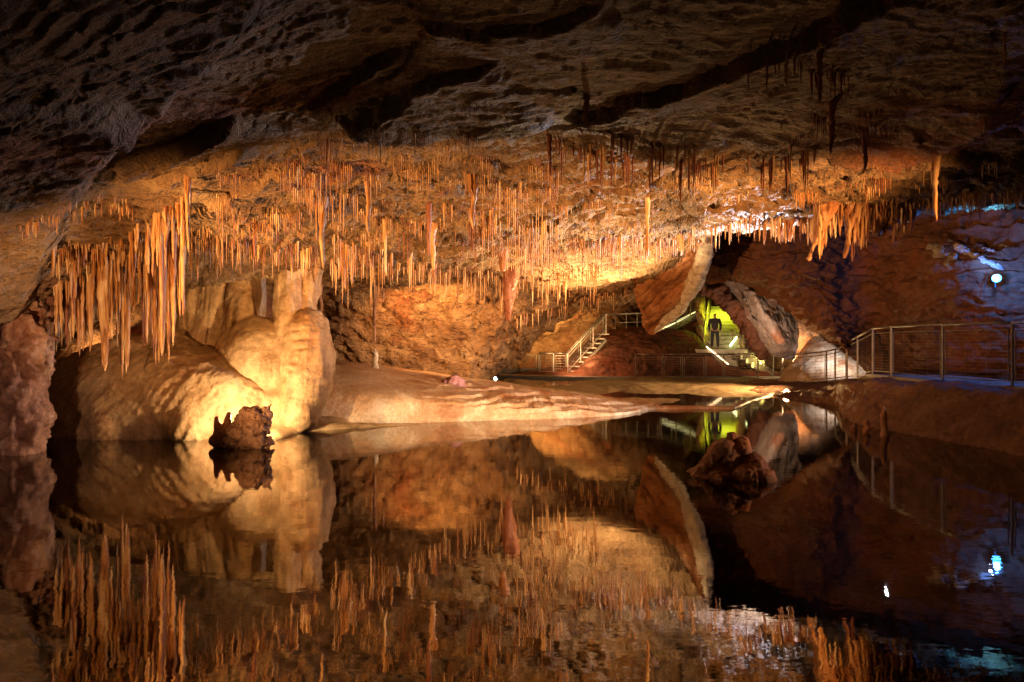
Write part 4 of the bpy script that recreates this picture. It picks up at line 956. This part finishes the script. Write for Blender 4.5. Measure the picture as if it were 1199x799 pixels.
# ------------------------------------------------------------------ lights
def lamp(px, py, d, e, c, r=.06, kind='POINT', tgt=None, ang=90, z=None, blend=.6):
    l = bpy.data.lights.new('lamp', kind); l.energy = e; l.color = c; l.shadow_soft_size = r
    o = bpy.data.objects.new('lamp', l); col.objects.link(o)
    o.location = P(px, py, d) if z is None else PZ(px, z, d)
    if kind == 'SPOT':
        l.spot_size = math.radians(ang); l.spot_blend = blend
        dv = Vector(tgt)-o.location; o.rotation_euler = dv.to_track_quat('-Z', 'Y').to_euler()
    return o
WARM = (1, .475, .155); GOLD = (1, .55, .16)
def spot(p, tgt, e, c, ang=80, r=.06, blend=.8):
    l = bpy.data.lights.new('lamp', 'SPOT'); l.energy = e; l.color = c; l.shadow_soft_size = r; l.spot_size = math.radians(ang); l.spot_blend = blend
    o = bpy.data.objects.new('lamp', l); col.objects.link(o); o.location = p
    o.rotation_euler = (Vector(tgt)-Vector(p)).to_track_quat('-Z', 'Y').to_euler(); return o
lamp(298, 0, 10.62, 150, (1, .66, .33), .03, z=.36)
spot((7.4, 5.6, .8), (-5.0, 12.7, 2.8), 1500, (1, .6, .22), 14, .06)  # extra narrow spot added to brighten the upper column
spot(PZ(326, 2.2, 12.3), PZ(300, 3.2, 12.9), 60, GOLD, 150, .04)
spot(PZ(850, .38, 8.95), (.8, 7.4, 4), 52, (1, .52, .26), 150, .04)  # added light hidden behind the island rock, rakes the near ceiling
spot((9.9, 21, 1.5), (3.6, 22.0, 0), 1300, (1, .6, .26), 100, .08)
bl = bpy.data.lights.new('lamp', 'POINT'); bl.energy = 60; bl.color = (.02, .22, 1); bl.shadow_soft_size = .05
bo_ = bpy.data.objects.new('lamp', bl); col.objects.link(bo_); bo_.location = PW(1167, 325, -.5)
bl = bpy.data.lights.new('lamp', 'POINT'); bl.energy = 2.5; bl.color = (.7, .85, 1); bl.shadow_soft_size = .03
bo_ = bpy.data.objects.new('lamp', bl); col.objects.link(bo_); bo_.location = PW(1160, 316, -.3)  # weak extra light added so the pale ledge glints
spot(PZ(676, .8, 32.3), PZ(690, 1.4, 33.4), 60, (1, .6, .3), 120, .05)
spot((8.2, 8.5, 1.1), (1.2, 8, .2), 60, (1, .5, .25), 40, .05)
spot(PZ(905, .9, 21.2), PZ(888, 2.6, 23), 160, (1, .7, .5), 110, .06)                              # added spot to brighten the grey slab
spot((7.6, 5.2, .7), (.5, 13.4, 3.9), 4600, WARM, 56, .1)                 # bank below the walkway, right of the frame
spot((-6.6, 4.2, .4), (1.5, 13.8, 3.9), 3700, WARM, 56, .1)               # shore left of the frame
spot((-5.6, 4.2, .6), (-8, 10, 1.4), 170, (1, .6, .42), 50, .1)  # unseen helper spot added for the left pillar
spot((-5.2, 4.0, .5), (-5.6, 10.4, 2.9), 700, WARM, 50, .06)  # unseen helper spot added to lift the left stalactite fringe
spot((7.9, 7.5, 1.0), (.2, 14.8, .4), 2700, (1, .84, .66), 46, .06)
spot((8.1, 10.5, 1.05), (2.0, 15.2, .3), 420, (.75, .78, 1), 28, .05)
spot(PZ(490, 1.75, 15.6), (-2, 19.4, 2.6), 900, WARM, 105, .1)            # on the shelf, aimed at the back wall
spot(PZ(700, .5, 17), (2, 14.8, 4.2), 3000, (1, .64, .3), 94, .1)
spot((7.9, 6.6, 1.0), (2.75, 8.15, .3), 420, (1, .55, .28), 16, .05)  # narrow spot added to pick out the island rock
spot(PZ(110, .9, 13.6), (-5.5, 13.4, 3.5), 150, WARM, 150, .1)
spot(PZ(330, .9, 13.6), (-4, 14, 3.5), 120, GOLD, 150, .1)
spot(PZ(655, 1.6, 31.5), (2, 34, 3), 900, GOLD, 120, .1)
spot(PZ(745, 2.2, 33.6), (6.6, 36, 3.4), 500, (1, .7, .4), 120, .1)
spot(PZ(846, 4.0, 33.0), PZ(846, 1.5, 33.5), 230, YG, 160, .1)
spot(PZ(800, 2.0, 33.2), PZ(800, 3.5, 35), 50, YG, 140, .1)
spot(PZ(890, 1.0, 29.0), PZ(890, .5, 30), 90, (1, .85, .2), 150, .1)
spot(PZ(925, 1.0, 24.6), PZ(925, 2, 26.5), 300, (1, .6, .3), 120, .1)
spot(PZ(1000, 1.6, 21.6), PZ(965, .6, 24), 160, (.85, .8, .85), 90, .1)
spot(PZ(965, 3.0, 13.6), PZ(800, 4.2, 12.2), 1900, (.78, .8, 1), 75, .02)
spot(PZ(1038, 3.6, 13.6), PZ(960, 4.3, 12.8), 15, (.8, .86, 1), 150, .02)
spot((3.2, 27, .6), (1.5, 33, 7), 1500, (1, .62, .22), 110, .1)  # added upward light for the far wall mirrored in the lake
spot(PZ(690, .7, 29.2), P(690, 415, 30.8), 38, (1, .6, .3), 100, .05)  # helper spot added to show the far metal stairs
spot(PZ(650, 1.2, 28.5), PZ(740, .8, 33), 350, (1, .45, .2), 120, .1)
spot(PZ(1150, 3.5, 12.2), PZ(1140, 4.4, 12), 190, BLUE, 100, .03)
lamp(640, 0, -1.0, 12, (1, .55, .3), .6, z=1.5)  # added soft fill behind the camera, no real fixture
w = bpy.data.worlds.new('World'); sc.world = w; w.use_nodes = True
w.node_tree.nodes['Background'].inputs[0].default_value = (.6, .4, .28, 1); w.node_tree.nodes['Background'].inputs[1].default_value = .01
sc.view_settings.view_transform = 'Standard'; sc.view_settings.look = 'None'; sc.view_settings.exposure = .8; sc.view_settings.gamma = 1
sc.cycles.use_denoising = True; sc.cycles.caustics_reflective = False; sc.cycles.caustics_refractive = False
sc.cycles.max_bounces = 6; sc.cycles.diffuse_bounces = 3; sc.cycles.sample_clamp_indirect = 6
